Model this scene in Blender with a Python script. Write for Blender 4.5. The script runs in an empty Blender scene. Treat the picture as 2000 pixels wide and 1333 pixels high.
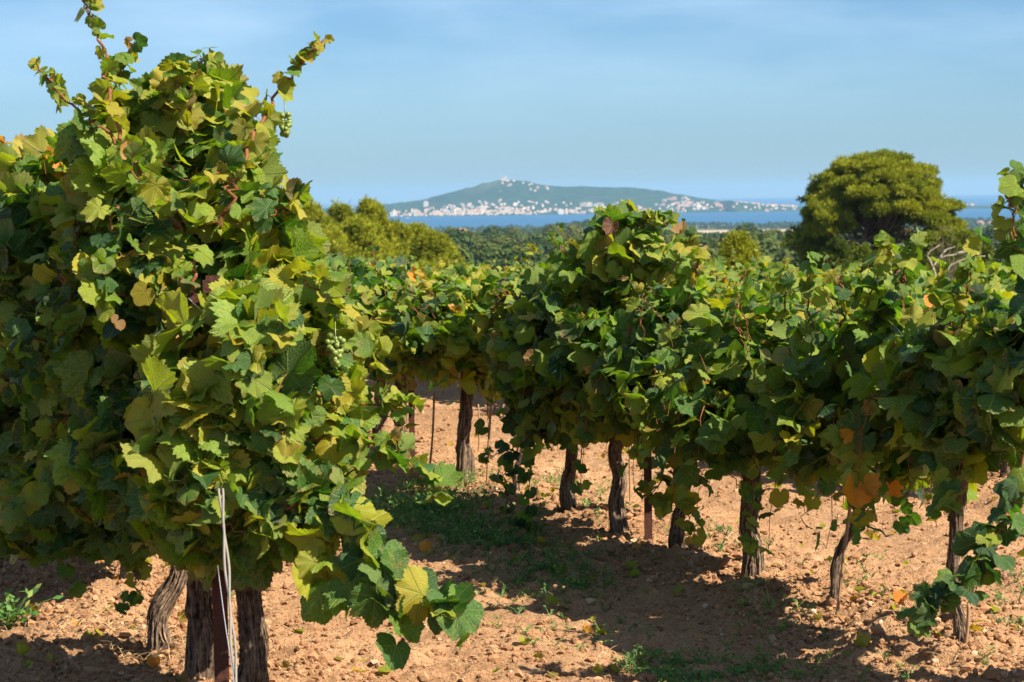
import bpy, math, random
import numpy as np
from mathutils import Vector, Matrix

# ------------------------------------------------------------------ camera, sky, sun, exposure
SC = bpy.context.scene
COL = SC.collection
EYE = 1.6
PITCH, ROLL = math.radians(3.44), 0.0143
cam = bpy.data.cameras.new('camera')
cam.lens = 85.0
cam.sensor_width = 36.0
cam.clip_start = 0.1
cam.clip_end = 90000
cam.dof.use_dof = True
cam.dof.focus_distance = 9.3
cam.dof.aperture_fstop = 11.0
camo = bpy.data.objects.new('camera', cam)
COL.objects.link(camo)
_f = Vector((0, math.cos(PITCH), -math.sin(PITCH)))
_r0, _u0 = Vector((1, 0, 0)), Vector((0, math.sin(PITCH), math.cos(PITCH)))
_r = _r0 * math.cos(ROLL) - _u0 * math.sin(ROLL)
_u = _u0 * math.cos(ROLL) + _r0 * math.sin(ROLL)
M = Matrix((_r, _u, -_f)).transposed().to_4x4()
M.translation = (0, 0, EYE)
camo.matrix_world = M
SC.camera = camo

SUN_EL, SUN_AZ = math.radians(44), math.radians(121)     # azimuth clockwise from +Y
sv = Vector((math.cos(SUN_EL) * math.sin(SUN_AZ), math.cos(SUN_EL) * math.cos(SUN_AZ), math.sin(SUN_EL)))
SUNV = np.array(sv)
sun = bpy.data.lights.new('sun', 'SUN')
sun.energy = 4.7
sun.angle = math.radians(0.5)
sun.color = (1.0, 0.90, 0.74)
suno = bpy.data.objects.new('sun', sun)
suno.rotation_euler = sv.to_track_quat('Z', 'Y').to_euler()
suno.location = (60, -20, 60)
COL.objects.link(suno)

W = bpy.data.worlds.new('World')
SC.world = W
W.use_nodes = True
nt = W.node_tree
nt.nodes.clear()
out = nt.nodes.new('ShaderNodeOutputWorld')
bg = nt.nodes.new('ShaderNodeBackground')
bg.inputs['Strength'].default_value = 0.05
sky = nt.nodes.new('ShaderNodeTexSky')
sky.sky_type = 'NISHITA'
sky.sun_disc = False
sky.sun_elevation = SUN_EL
sky.sun_rotation = SUN_AZ
sky.altitude = 80
sky.air_density = 1.0
sky.dust_density = 0.25
sky.ozone_density = 3.0
tc = nt.nodes.new('ShaderNodeTexCoord')
mp = nt.nodes.new('ShaderNodeMapping')
mp.inputs['Scale'].default_value = (3.0, 3.0, 13.0)
mp.inputs['Rotation'].default_value = (0, math.radians(7), 0)
nz = nt.nodes.new('ShaderNodeTexNoise')
nz.inputs['Scale'].default_value = 1.6
nz.inputs['Detail'].default_value = 6
nz.inputs['Roughness'].default_value = 0.55
rp = nt.nodes.new('ShaderNodeValToRGB')
rp.color_ramp.elements[0].position = 0.40
rp.color_ramp.elements[0].color = (0, 0, 0, 1)
rp.color_ramp.elements[1].position = 0.74
rp.color_ramp.elements[1].color = (0.40, 0.40, 0.40, 1)
sx = nt.nodes.new('ShaderNodeSeparateXYZ')
ra = nt.nodes.new('ShaderNodeMapRange')          # the cirrus thins out towards the horizon
ra.inputs[1].default_value = 0.02
ra.inputs[2].default_value = 0.075
ml = nt.nodes.new('ShaderNodeMath')
ml.operation = 'MULTIPLY'
mx = nt.nodes.new('ShaderNodeMixRGB')
mx.inputs[2].default_value = (8.0, 9.6, 11.0, 1)
tn = nt.nodes.new('ShaderNodeMixRGB')          # blue tint low down; sky above the frame brightened to lift the shade
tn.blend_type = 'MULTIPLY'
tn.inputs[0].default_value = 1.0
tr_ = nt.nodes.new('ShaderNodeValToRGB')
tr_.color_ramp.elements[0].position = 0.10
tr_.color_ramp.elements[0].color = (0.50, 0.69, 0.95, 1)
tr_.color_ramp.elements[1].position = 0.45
tr_.color_ramp.elements[1].color = (1.15, 1.15, 1.15, 1)  # unseen upper sky made brighter as added fill light
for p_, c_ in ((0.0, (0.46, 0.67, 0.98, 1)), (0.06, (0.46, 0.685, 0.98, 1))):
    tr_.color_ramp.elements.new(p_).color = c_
L = nt.links.new
L(tc.outputs['Generated'], mp.inputs[0]); L(mp.outputs[0], nz.inputs['Vector'])
L(nz.outputs[0], rp.inputs[0]); L(tc.outputs['Generated'], sx.inputs[0]); L(sx.outputs[2], ra.inputs[0])
L(rp.outputs[0], ml.inputs[0]); L(ra.outputs[0], ml.inputs[1]); L(ml.outputs[0], mx.inputs[0])
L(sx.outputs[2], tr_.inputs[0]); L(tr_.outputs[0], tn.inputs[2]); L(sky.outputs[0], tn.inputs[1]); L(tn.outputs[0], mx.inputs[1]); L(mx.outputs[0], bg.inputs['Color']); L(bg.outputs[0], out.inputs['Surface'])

SC.view_settings.view_transform = 'Standard'
SC.view_settings.look = 'None'
SC.view_settings.exposure = 1.38
SC.view_settings.gamma = 1.0
SC.render.engine = 'CYCLES'
SC.cycles.max_bounces = 8
SC.cycles.diffuse_bounces = 5
SC.cycles.transmission_bounces = 4
SC.cycles.transparent_max_bounces = 4
SC.cycles.sample_clamp_indirect = 6.0

# ------------------------------------------------------------------ helpers
FPX = 2000 * 85 / 36.0
rng = np.random.default_rng(7)
random.seed(7)


def ray(px, py):
    d = _f + _r * ((px - 1000) / FPX) + _u * (-(py - 666.5) / FPX)
    return np.array(d)


def at(px, py, y):
    """The point in the world, y metres ahead of the camera, seen in the photograph at px, py (2000 x 1333)."""
    d = ray(px, py)
    return np.array([0, 0, EYE]) + d * (y / d[1])


def nrm(v):
    v = np.asarray(v, float)
    return v / np.maximum(np.linalg.norm(v, axis=-1, keepdims=True), 1e-9)


def _h(ix, iy, iz, s):
    n = (ix * 374761393 + iy * 668265263 + iz * 2147483647 + s * 974711) & 0xFFFFFFFF
    n = ((n ^ (n >> 13)) * 1274126177) & 0xFFFFFFFF
    n = n ^ (n >> 16)
    return (n & 0xFFFF) / 65535.0


def vnoise(x, y, z=0.0, seed=0):
    x, y, z = np.broadcast_arrays(np.asarray(x, float), np.asarray(y, float), np.asarray(z, float))
    xi, yi, zi = np.floor(x), np.floor(y), np.floor(z)
    fx, fy, fz = x - xi, y - yi, z - zi
    xi, yi, zi = xi.astype(np.int64), yi.astype(np.int64), zi.astype(np.int64)
    fx, fy, fz = fx * fx * (3 - 2 * fx), fy * fy * (3 - 2 * fy), fz * fz * (3 - 2 * fz)
    def c(a, b, d): return _h(xi + a, yi + b, zi + d, seed)
    a = c(0, 0, 0) * (1 - fx) + c(1, 0, 0) * fx
    b = c(0, 1, 0) * (1 - fx) + c(1, 1, 0) * fx
    lo = a * (1 - fy) + b * fy
    if not np.any(fz):
        return lo * 2 - 1
    a = c(0, 0, 1) * (1 - fx) + c(1, 0, 1) * fx
    b = c(0, 1, 1) * (1 - fx) + c(1, 1, 1) * fx
    return (lo * (1 - fz) + (a * (1 - fy) + b * fy) * fz) * 2 - 1


def fbm(x, y, z=0.0, o=4, seed=0):
    s, a, t = 0, 1.0, 0
    for k in range(o):
        s = s + a * vnoise(np.asarray(x) * 2 ** k, np.asarray(y) * 2 ** k, np.asarray(z) * 2 ** k, seed + k * 17)
        t += a
        a *= 0.5
    return s / t


def mesh_of(name, V, F, mats, uv=None, attr=None, smooth=True, fm=None):
    """A mesh data block from arrays. F: (n,3) or (n,4) ints, or a list of such arrays."""
    Fs = F if isinstance(F, list) else [F]
    Fs = [np.asarray(f, np.int32) for f in Fs if len(f)]
    me = bpy.data.meshes.new(name)
    V = np.asarray(V, np.float32)
    loops = np.concatenate([f.ravel() for f in Fs])
    cnt = np.concatenate([np.full(len(f), f.shape[1], np.int32) for f in Fs])
    st = np.concatenate([[0], np.cumsum(cnt)[:-1]]).astype(np.int32)
    me.vertices.add(len(V)); me.vertices.foreach_set('co', V.ravel())
    me.loops.add(len(loops)); me.loops.foreach_set('vertex_index', loops)
    me.polygons.add(len(cnt)); me.polygons.foreach_set('loop_start', st)
    try:
        me.polygons.foreach_set('loop_total', cnt)
    except Exception:
        pass
    if fm is not None:
        me.polygons.foreach_set('material_index', np.asarray(fm, np.int32))
    me.update(calc_edges=True)
    me.polygons.foreach_set('use_smooth', np.full(len(cnt), smooth, bool))
    if uv is not None:
        l = me.uv_layers.new(name='UVMap')
        l.data.foreach_set('uv', np.asarray(uv, np.float32)[loops].ravel())
    if attr is not None:
        a = me.attributes.new('tint', 'FLOAT_COLOR', 'POINT')
        a.data.foreach_set('color', np.asarray(attr, np.float32).ravel())
    for m in (mats if isinstance(mats, (list, tuple)) else [mats]):
        me.materials.append(m)
    me.update()
    return me


def obj(name, me, parent=None, loc=None, rz=0.0, sc=1.0):
    o = bpy.data.objects.new(name, me)
    COL.objects.link(o)
    if parent is not None:
        o.parent = parent
    if loc is not None:
        o.location = tuple(float(v) for v in loc)
    if rz:
        o.rotation_euler = (0, 0, rz)
    if sc != 1.0:
        o.scale = (sc, sc, sc)
    return o


def tag(o, label=None, cat=None, group=None, kind=None):
    if label: o['label'] = label
    if cat: o['category'] = cat
    if group: o['group'] = group
    if kind: o['kind'] = kind
    return o


def thing(name, label, cat, loc, group=None):
    o = obj(name, None, loc=loc)
    o.empty_display_size = 0.2
    return tag(o, label, cat, group)


class Bag:
    """Collects vertex / face arrays and becomes one mesh."""
    def __init__(s):
        s.v, s.t, s.q, s.uv, s.a, s.n = [], [], [], [], [], 0

    def add(s, V, T=None, Q=None, uv=None, a=None):
        V = np.asarray(V, float)
        s.v.append(V)
        if T is not None and len(T): s.t.append(np.asarray(T) + s.n)
        if Q is not None and len(Q): s.q.append(np.asarray(Q) + s.n)
        s.uv.append(np.zeros((len(V), 2)) if uv is None else uv)
        s.a.append(np.tile([0, 0, 0, 1.0], (len(V), 1)) if a is None else a)
        s.n += len(V)

    def mesh(s, name, mats, smooth=True, off=(0, 0, 0)):
        F = []
        if s.t: F.append(np.concatenate(s.t))
        if s.q: F.append(np.concatenate(s.q))
        return mesh_of(name, np.concatenate(s.v) - np.asarray(off, float), F, mats, np.concatenate(s.uv), np.concatenate(s.a), smooth)


def smooth_path(P, n):
    """n points along a Catmull-Rom curve through P."""
    P = np.asarray(P, float)
    if len(P) < 3:
        t = np.linspace(0, 1, n)[:, None]
        return P[0] * (1 - t) + P[-1] * t
    Q = np.vstack([2 * P[0] - P[1], P, 2 * P[-1] - P[-2]])
    t = np.linspace(0, len(P) - 1 - 1e-6, n)
    i = t.astype(int)
    f = (t - i)[:, None]
    a, b, c, d = Q[i], Q[i + 1], Q[i + 2], Q[i + 3]
    return 0.5 * (2 * b + (c - a) * f + (2 * a - 5 * b + 4 * c - d) * f ** 2 + (3 * b - a - 3 * c + d) * f ** 3)


def tube(bag, P, R, sides=6, rough=None, a=None, cap=True):
    P = np.asarray(P, float)
    n = len(P)
    R = np.broadcast_to(np.asarray(R, float), (n,))
    T = nrm(np.gradient(P, axis=0))
    ref = np.array([1.0, 0, 0]) if abs(T[0, 0]) < 0.8 else np.array([0, 1.0, 0])
    N = np.zeros_like(P)
    v = ref
    for i in range(n):
        v = v - T[i] * np.dot(v, T[i])
        v = v / max(np.linalg.norm(v), 1e-9)
        N[i] = v
    B = np.cross(T, N)
    th = np.linspace(0, 2 * np.pi, sides, endpoint=False)
    rr = R[:, None] * np.ones((1, sides))
    if rough is not None:
        rr = rr * rough(np.arange(n)[:, None] / max(n - 1, 1), th[None, :])
    V = P[:, None] + rr[..., None] * (np.cos(th)[None, :, None] * N[:, None] + np.sin(th)[None, :, None] * B[:, None])
    i = np.arange(n - 1)[:, None] * sides
    j = np.arange(sides)[None, :]
    k = (j + 1) % sides
    Q = np.stack([i + j, i + k, i + sides + k, i + sides + j], -1).reshape(-1, 4)
    ln = np.concatenate([[0], np.cumsum(np.linalg.norm(np.diff(P, axis=0), axis=1))])
    uv = np.stack([np.broadcast_to(np.abs(th / np.pi - 1)[None], (n, sides)), np.broadcast_to(ln[:, None], (n, sides))], -1).reshape(-1, 2)
    V = V.reshape(-1, 3)
    Tt = None
    if cap:
        V = np.vstack([V, P[0], P[-1]])
        uv = np.vstack([uv, [0, 0], [0, ln[-1]]])
        c0, c1 = n * sides, n * sides + 1
        jj = np.arange(sides); kk = (jj + 1) % sides
        Tt = np.vstack([np.stack([kk, jj, np.full(sides, c0)], -1),
                        np.stack([(n - 1) * sides + jj, (n - 1) * sides + kk, np.full(sides, c1)], -1)])
    bag.add(V, Tt, Q, uv, None if a is None else np.tile(a, (len(V), 1)))


def box(bag, lo, hi, a=None):
    lo, hi = np.asarray(lo, float), np.asarray(hi, float)
    V = np.array([[(lo, hi)[i][0], (lo, hi)[j][1], (lo, hi)[k][2]] for i in (0, 1) for j in (0, 1) for k in (0, 1)])
    Q = [[0, 1, 3, 2], [4, 6, 7, 5], [0, 4, 5, 1], [2, 3, 7, 6], [0, 2, 6, 4], [1, 5, 7, 3]]
    bag.add(V, None, Q, None, None if a is None else np.tile(a, (8, 1)))


# ------------------------------------------------------------------ materials
class NT:
    def __init__(s, name):
        s.m = bpy.data.materials.new(name)
        s.m.use_nodes = True
        s.t = s.m.node_tree
        s.t.nodes.clear()
        s.out = s.t.nodes.new('ShaderNodeOutputMaterial')

    def n(s, typ, **kw):
        nd = s.t.nodes.new(typ)
        for k, v in kw.items():
            setattr(nd, k, v)
        return nd

    def set(s, sock, v):
        if hasattr(v, 'links') or isinstance(v, bpy.types.NodeSocket):
            s.t.links.new(v, sock)
        else:
            sock.default_value = v

    def math(s, op, a, b=None, c=None):
        nd = s.n('ShaderNodeMath', operation=op)
        s.set(nd.inputs[0], a)
        if b is not None: s.set(nd.inputs[1], b)
        if c is not None: s.set(nd.inputs[2], c)
        return nd.outputs[0]

    def mix(s, f, a, b, mode='MIX'):
        nd = s.n('ShaderNodeMixRGB', blend_type=mode)
        s.set(nd.inputs[0], f); s.set(nd.inputs[1], a); s.set(nd.inputs[2], b)
        return nd.outputs[0]

    def noise(s, vec, scale, detail=4, rough=0.55, dist=0.0):
        nd = s.n('ShaderNodeTexNoise')
        if vec is not None: s.set(nd.inputs['Vector'], vec)
        nd.inputs['Scale'].default_value = scale
        nd.inputs['Detail'].default_value = detail
        nd.inputs['Roughness'].default_value = rough
        nd.inputs['Distortion'].default_value = dist
        return nd.outputs[0]

    def ramp(s, f, stops):
        nd = s.n('ShaderNodeValToRGB')
        e = nd.color_ramp.elements
        while len(e) < len(stops): e.new(0.5)
        for k, (p, c) in enumerate(stops):
            e[k].position = p
            e[k].color = (*c, 1) if len(c) == 3 else c
        s.set(nd.inputs[0], f)
        return nd.outputs[0]

    def rng(s, f, a, b, c=0.0, d=1.0, smooth=True):
        nd = s.n('ShaderNodeMapRange')
        if smooth: nd.interpolation_type = 'SMOOTHSTEP'
        s.set(nd.inputs[0], f)
        for i, v in enumerate((a, b, c, d)): s.set(nd.inputs[i + 1], v)
        return nd.outputs[0]

    def bump(s, h, strength, dist):
        nd = s.n('ShaderNodeBump')
        nd.inputs['Strength'].default_value = strength
        nd.inputs['Distance'].default_value = dist
        s.set(nd.inputs['Height'], h)
        return nd.outputs[0]

    def bsdf(s, col, rough=0.6, spec=0.3, normal=None, metal=0.0):
        nd = s.n('ShaderNodeBsdfPrincipled')
        s.set(nd.inputs['Base Color'], col)
        s.set(nd.inputs['Roughness'], rough)
        s.set(nd.inputs['Specular IOR Level'], spec)
        nd.inputs['Metallic'].default_value = metal
        if normal is not None: s.set(nd.inputs['Normal'], normal)
        return nd.outputs[0]

    def done(s, sh):
        s.t.links.new(sh, s.out.inputs['Surface'])
        return s.m

    def pos(s): return s.n('ShaderNodeNewGeometry').outputs['Position']
    def objc(s): return s.n('ShaderNodeTexCoord').outputs['Object']
    def uvc(s): return s.n('ShaderNodeTexCoord').outputs['UV']

    def tint(s):
        a = s.n('ShaderNodeAttribute', attribute_name='tint')
        sp = s.n('ShaderNodeSeparateColor')
        s.t.links.new(a.outputs['Color'], sp.inputs[0])
        return sp.outputs

    def scale(s, vec, v):
        nd = s.n('ShaderNodeMapping')
        s.set(nd.inputs[0], vec)
        nd.inputs['Scale'].default_value = v
        return nd.outputs[0]


C4 = lambda r, g, b: (r, g, b, 1)


def leaf_material():
    """Vine leaf: tint.r 0 dark green .. 1 yellow, tint.g how dry the margin is, tint.b random."""
    k = NT('vine_leaf')
    r, g, b = k.tint()[:3]
    uv = k.uvc()
    sp = k.n('ShaderNodeSeparateXYZ')
    k.t.links.new(uv, sp.inputs[0])
    u, v = sp.outputs[0], sp.outputs[1]
    dmin = None
    for deg in (0, 50, -50, 102, -102):
        s_, c_ = math.sin(math.radians(deg)), math.cos(math.radians(deg))
        along = k.math('ADD', k.math('MULTIPLY', u, s_), k.math('MULTIPLY', v, c_))
        across = k.math('ABSOLUTE', k.math('SUBTRACT', k.math('MULTIPLY', u, c_), k.math('MULTIPLY', v, s_)))
        d = k.math('ADD', across, k.math('MULTIPLY', k.math('LESS_THAN', along, 0.0), 1.0))
        dmin = d if dmin is None else k.math('MINIMUM', dmin, d)
    vein = k.rng(dmin, 0.006, 0.03, 1.0, 0.0)
    wv = k.noise(k.scale(uv, (5, 5, 5)), 2.2, 3, 0.6)
    rad = k.math('SQRT', k.math('ADD', k.math('MULTIPLY', u, u), k.math('MULTIPLY', v, v)))
    col = k.ramp(k.math('ADD', r, k.math('MULTIPLY', k.math('SUBTRACT', wv, 0.5), 0.75)),
                 [(0.0, (0.010, 0.042, 0.014)), (0.33, (0.043, 0.116, 0.016)), (0.62, (0.165, 0.245, 0.019)), (0.85, (0.28, 0.28, 0.02)), (1.0, (0.36, 0.26, 0.02))])
    col = k.mix(k.math('MULTIPLY', vein, 0.5), col, C4(0.17, 0.22, 0.05))
    # dry rim: starts at the margin of each leaf and follows its own blotches
    dry = k.math('MULTIPLY', k.rng(k.math('ADD', rad, k.math('MULTIPLY', k.math('SUBTRACT', wv, 0.5), 1.1)), 0.55, 0.95), g)
    brown = k.ramp(b, [(0.0, (0.19, 0.075, 0.03)), (0.5, (0.30, 0.15, 0.05)), (1.0, (0.36, 0.24, 0.12))])
    col = k.mix(dry, col, brown)
    gd = k.rng(g, 0.9, 1.0)
    col = k.mix(gd, col, k.ramp(b, [(0.0, (0.62, 0.21, 0.02)), (0.5, (0.36, 0.20, 0.07)), (1.0, (0.13, 0.055, 0.03))]))
    geo = k.n('ShaderNodeNewGeometry')
    under = k.mix(0.45, col, C4(0.15, 0.185, 0.085))
    face = k.mix(geo.outputs['Backfacing'], col, under)
    h = k.math('ADD', k.math('MULTIPLY', vein, -0.6), k.noise(k.scale(uv, (9, 9, 9)), 3.0, 2))
    spk = k.math('MULTIPLY', k.rng(k.noise(k.scale(uv, (7, 7, 7)), 2.0, 2, 0.5), 0.70, 0.76), k.rng(b, 0.4, 0.8))
    face = k.mix(k.math('MULTIPLY', spk, 0.7), face, C4(0.14, 0.075, 0.03))
    nm = k.bump(h, 0.45, 0.012)
    p = k.bsdf(face, k.rng(geo.outputs['Backfacing'], 0, 1, 0.43, 0.7), k.rng(geo.outputs['Backfacing'], 0, 1, 0.42, 0.12), nm)
    tr = k.n('ShaderNodeBsdfTranslucent')
    k.set(tr.inputs['Color'], k.mix(1.0, col, C4(1.75, 2.1, 0.5), 'MULTIPLY'))
    k.set(tr.inputs['Normal'], nm)
    ms = k.n('ShaderNodeMixShader')
    ms.inputs[0].default_value = 0.36
    k.t.links.new(p, ms.inputs[1]); k.t.links.new(tr.outputs[0], ms.inputs[2])
    return k.done(ms.outputs[0])


def bark_material(name, dark, light, vs=0.12):
    k = NT(name)
    uv = k.uvc()
    st = k.scale(uv, (9, 14 * vs * 5, 1))
    n1 = k.noise(k.scale(uv, (26, 7, 1)), 1.0, 6, 0.7, 0.8)
    n2 = k.noise(k.objc(), 60, 3)
    f = k.math('ADD', k.math('MULTIPLY', n1, 0.75), k.math('MULTIPLY', n2, 0.25))
    col = k.ramp(f, [(0.40, dark), (0.50, tuple((a + b) * .4 for a, b in zip(dark, light))), (0.62, light)])
    nm = k.bump(f, 1.0, 0.016)
    return k.done(k.bsdf(col, 0.9, 0.1, nm))


def simple(name, col, rough=0.6, spec=0.3, var=0.25, scale=30, bump=0.0, metal=0.0):
    k = NT(name)
    n = k.noise(k.objc(), scale, 4)
    c = k.mix(n, C4(*[x * (1 - var) for x in col]), C4(*[x * (1 + var) for x in col]))
    nm = k.bump(n, bump, 0.01) if bump else None
    return k.done(k.bsdf(c, rough, spec, nm, metal))


def tinted(name, stops, rough=0.7, spec=0.2, trans=0.0):
    k = NT(name)
    r = k.tint()[0]
    col = k.ramp(r, stops)
    p = k.bsdf(col, rough, spec)
    if not trans: return k.done(p)
    tr = k.n('ShaderNodeBsdfTranslucent')
    k.set(tr.inputs['Color'], k.mix(1.0, col, C4(1.6, 1.5, 0.7), 'MULTIPLY'))
    ms = k.n('ShaderNodeMixShader')
    ms.inputs[0].default_value = trans
    k.t.links.new(p, ms.inputs[1]); k.t.links.new(tr.outputs[0], ms.inputs[2])
    return k.done(ms.outputs[0])


def ground_material():
    k = NT('soil')
    p = k.pos()
    n1 = k.noise(p, 1.1, 5, 0.6)
    n2 = k.noise(p, 16, 6, 0.65)
    n3 = k.noise(p, 90, 4, 0.7)
    f = k.math('ADD', k.math('MULTIPLY', n1, 0.45), k.math('MULTIPLY', n2, 0.55))
    soil = k.ramp(f, [(0.30, (0.215, 0.108, 0.052)), (0.5, (0.355, 0.197, 0.102)), (0.68, (0.48, 0.300, 0.168))])
    soil = k.mix(k.rng(n3, 0.40, 0.78), soil, C4(0.43, 0.27, 0.15))
    soil = k.mix(k.rng(n3, 0.46, 0.30), soil, C4(0.12, 0.058, 0.03))
    d = k.n('ShaderNodeVectorMath', operation='LENGTH')
    k.t.links.new(p, d.inputs[0])
    far = k.rng(d.outputs['Value'], 45, 90)
    n4 = k.noise(p, 0.012, 6, 0.6)
    scrub = k.ramp(n4, [(0.35, (0.035, 0.055, 0.02)), (0.52, (0.075, 0.085, 0.03)), (0.62, (0.13, 0.11, 0.05)), (0.75, (0.05, 0.075, 0.025))])
    col = k.mix(far, soil, scrub)
    h = k.math('ADD', k.math('MULTIPLY', n2, 0.6), k.math('MULTIPLY', n3, 0.4))
    nm = k.bump(h, 1.0, 0.035)
    return k.done(k.bsdf(col, 0.95, 0.06, nm))


def clod_material():
    k = NT('clod')
    r = k.tint()[0]
    n = k.noise(k.pos(), 120, 4, 0.7)
    col = k.ramp(r, [(0.0, (0.20, 0.100, 0.050)), (0.6, (0.37, 0.202, 0.104)), (0.93, (0.48, 0.30, 0.168)), (1.0, (0.50, 0.38, 0.26))])
    col = k.mix(k.math('MULTIPLY', n, 0.35), col, C4(0.20, 0.10, 0.05))
    return k.done(k.bsdf(col, 0.95, 0.06, k.bump(n, 0.6, 0.008)))


def sea_material():
    k = NT('sea_water')
    p = k.pos()
    n = k.noise(k.scale(p, (0.0004, 0.0028, 1)), 1.0, 4, 0.55)
    col = k.mix(n, C4(0.008, 0.062, 0.150), C4(0.020, 0.105, 0.215))
    return k.done(k.bsdf(col, 0.65, 0.12))


def hill_material():
    k = NT('hill_scrub')
    p = k.pos()
    n = k.noise(p, 0.035, 6, 0.65)
    n2 = k.noise(p, 0.004, 4)
    col = k.ramp(n, [(0.36, (0.008, 0.026, 0.014)), (0.55, (0.020, 0.050, 0.020)), (0.72, (0.055, 0.080, 0.032))])
    col = k.mix(k.rng(n2, 0.55, 0.75), col, C4(0.07, 0.085, 0.04))
    return k.done(k.bsdf(col, 0.95, 0.05, k.bump(n, 1.0, 6.0)))


def field_material():
    k = NT('stubble_field')
    p = k.pos()
    n = k.noise(k.scale(p, (0.004, 0.02, 1)), 1.0, 4)
    col = k.mix(n, C4(0.34, 0.24, 0.13), C4(0.46, 0.36, 0.22))
    return k.done(k.bsdf(col, 0.95, 0.05))


MAT = dict(
    leaf=leaf_material(),
    bark=bark_material('vine_bark', (0.020, 0.013, 0.009), (0.34, 0.235, 0.160)),
    cane=simple('cane_bark', (0.19, 0.072, 0.028), 0.65, 0.2, 0.55, 90, 0.4),
    rust=simple('rusty_iron', (0.070, 0.028, 0.018), 0.85, 0.2, 0.45, 55, 0.5),
    wire=simple('galvanised_wire', (0.42, 0.43, 0.45), 0.4, 0.5, 0.2, 60, 0, 0.7),
    lath=simple('grey_cable', (0.20, 0.18, 0.155), 0.65, 0.3, 0.3, 70, 0.3),
    stake=simple('bamboo_stake', (0.30, 0.18, 0.09), 0.6, 0.3, 0.25, 25, 0.2),
    grape=simple('green_grape', (0.14, 0.19, 0.035), 0.3, 0.45, 0.25, 40),
    ground=ground_material(), clod=clod_material(), sea=sea_material(), hill=hill_material(), field=field_material(),
    weed=tinted('weed_leaf', [(0, (0.04, 0.13, 0.03)), (0.7, (0.13, 0.25, 0.045)), (1, (0.30, 0.32, 0.08))], 0.6, 0.3, 0.25),
    straw=tinted('dry_straw', [(0, (0.22, 0.12, 0.05)), (1, (0.52, 0.38, 0.20))], 0.8, 0.1),
    needle=tinted('pine_needles', [(0, (0.034, 0.052, 0.010)), (0.5, (0.120, 0.158, 0.013)), (1, (0.27, 0.28, 0.018))], 0.65, 0.15, 0.3),
    farneedle=tinted('far_crowns', [(0, (0.016, 0.036, 0.010)), (0.5, (0.045, 0.078, 0.016)), (1, (0.115, 0.125, 0.022))], 0.8, 0.1, 0.15),
    pinebark=simple('pine_bark', (0.135, 0.085, 0.06), 0.9, 0.1, 0.4, 6, 0.5),
    deadwood=simple('bleached_wood', (0.46, 0.38, 0.31), 0.85, 0.1, 0.25, 6, 0.3),
    white=simple('pale_render', (0.62, 0.57, 0.50), 0.8, 0.2, 0.08, 0.2),
    cream=simple('cream_render', (0.62, 0.50, 0.38), 0.8, 0.2, 0.1, 0.2),
    pink=simple('pink_render', (0.55, 0.31, 0.27), 0.8, 0.2, 0.1, 0.2),
    tile=simple('clay_tile', (0.40, 0.17, 0.09), 0.85, 0.1, 0.2, 0.5),
    glass=simple('dark_window', (0.04, 0.05, 0.06), 0.3, 0.5, 0.1, 1),
    steel=simple('painted_steel', (0.06, 0.16, 0.28), 0.6, 0.3, 0.1, 1),
)

# ------------------------------------------------------------------ terrain
ROW_DIR = nrm(np.array([-0.338, 1.0]))
ROW_NRM = np.array([ROW_DIR[1], -ROW_DIR[0]])
SEA_Z = -78.4


def row_off(x, y, px, py):
    return (x - px) * ROW_NRM[0] + (y - py) * ROW_NRM[1]


R1P, R2P = (0.975, 9.65), (-0.90, 7.6)
ROWGAP = 2.53


def terrain(x, y):
    x, y = np.asarray(x, float), np.asarray(y, float)
    r = np.hypot(x, y)
    z = np.interp(r, [0, 18, 24, 30, 40, 60, 150, 300, 500, 1000, 1500, 2000, 2500, 3000, 4000, 6000, 6300, 7500],
                  [0, 0, -.10, -.40, -1.6, -4.2, -12.5, -19, -22, -25, -31, -43, -56, -64, -73, -77, -79.2, -92])
    ang = np.arctan2(x, np.maximum(y, 1e-3))
    a0 = (1165 - 1000) / FPX
    z = z + 26 * np.exp(-((ang - a0) / 0.040) ** 2) * np.exp(-((r - 2900) / 420) ** 2) * (y > 0)
    z = z + np.where(r > 60, fbm(x / 260, y / 260, 0, 3, 5) * np.clip((r - 60) / 400, 0, 1) * 3.0, 0)
    return z


def soil(x, y):
    """Terrain with the tilled surface of the vineyard."""
    r = np.hypot(x, y)
    z = terrain(x, y)
    near = np.clip((34 - r) / 10, 0, 1)
    o = row_off(x, y, *R1P) / ROWGAP
    o = (o - np.round(o)) * ROWGAP
    berm = 0.055 * np.exp(-(o / 0.34) ** 2) - 0.02 * np.exp(-((np.abs(o) - 0.75) / 0.22) ** 2)
    t = x * ROW_DIR[0] + y * ROW_DIR[1]
    tyre = np.exp(-((np.abs(o) - 0.78) / 0.16) ** 2)
    til = fbm(x * 2.2, y * 2.2, 0, 3, 11) * 0.045 + fbm(x * 7, y * 7, 0, 3, 12) * 0.050 + np.abs(fbm(x * 20, y * 20, 0, 2, 13)) * 0.036
    til = til * (0.55 + 0.45 * np.exp(-(o / 0.5) ** 2))
    rip = tyre * 0.028 * np.sin(t * 42 + 3 * fbm(x * 1.5, y * 1.5, 0, 2, 9))
    return z + near * (berm + til + rip)


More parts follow.
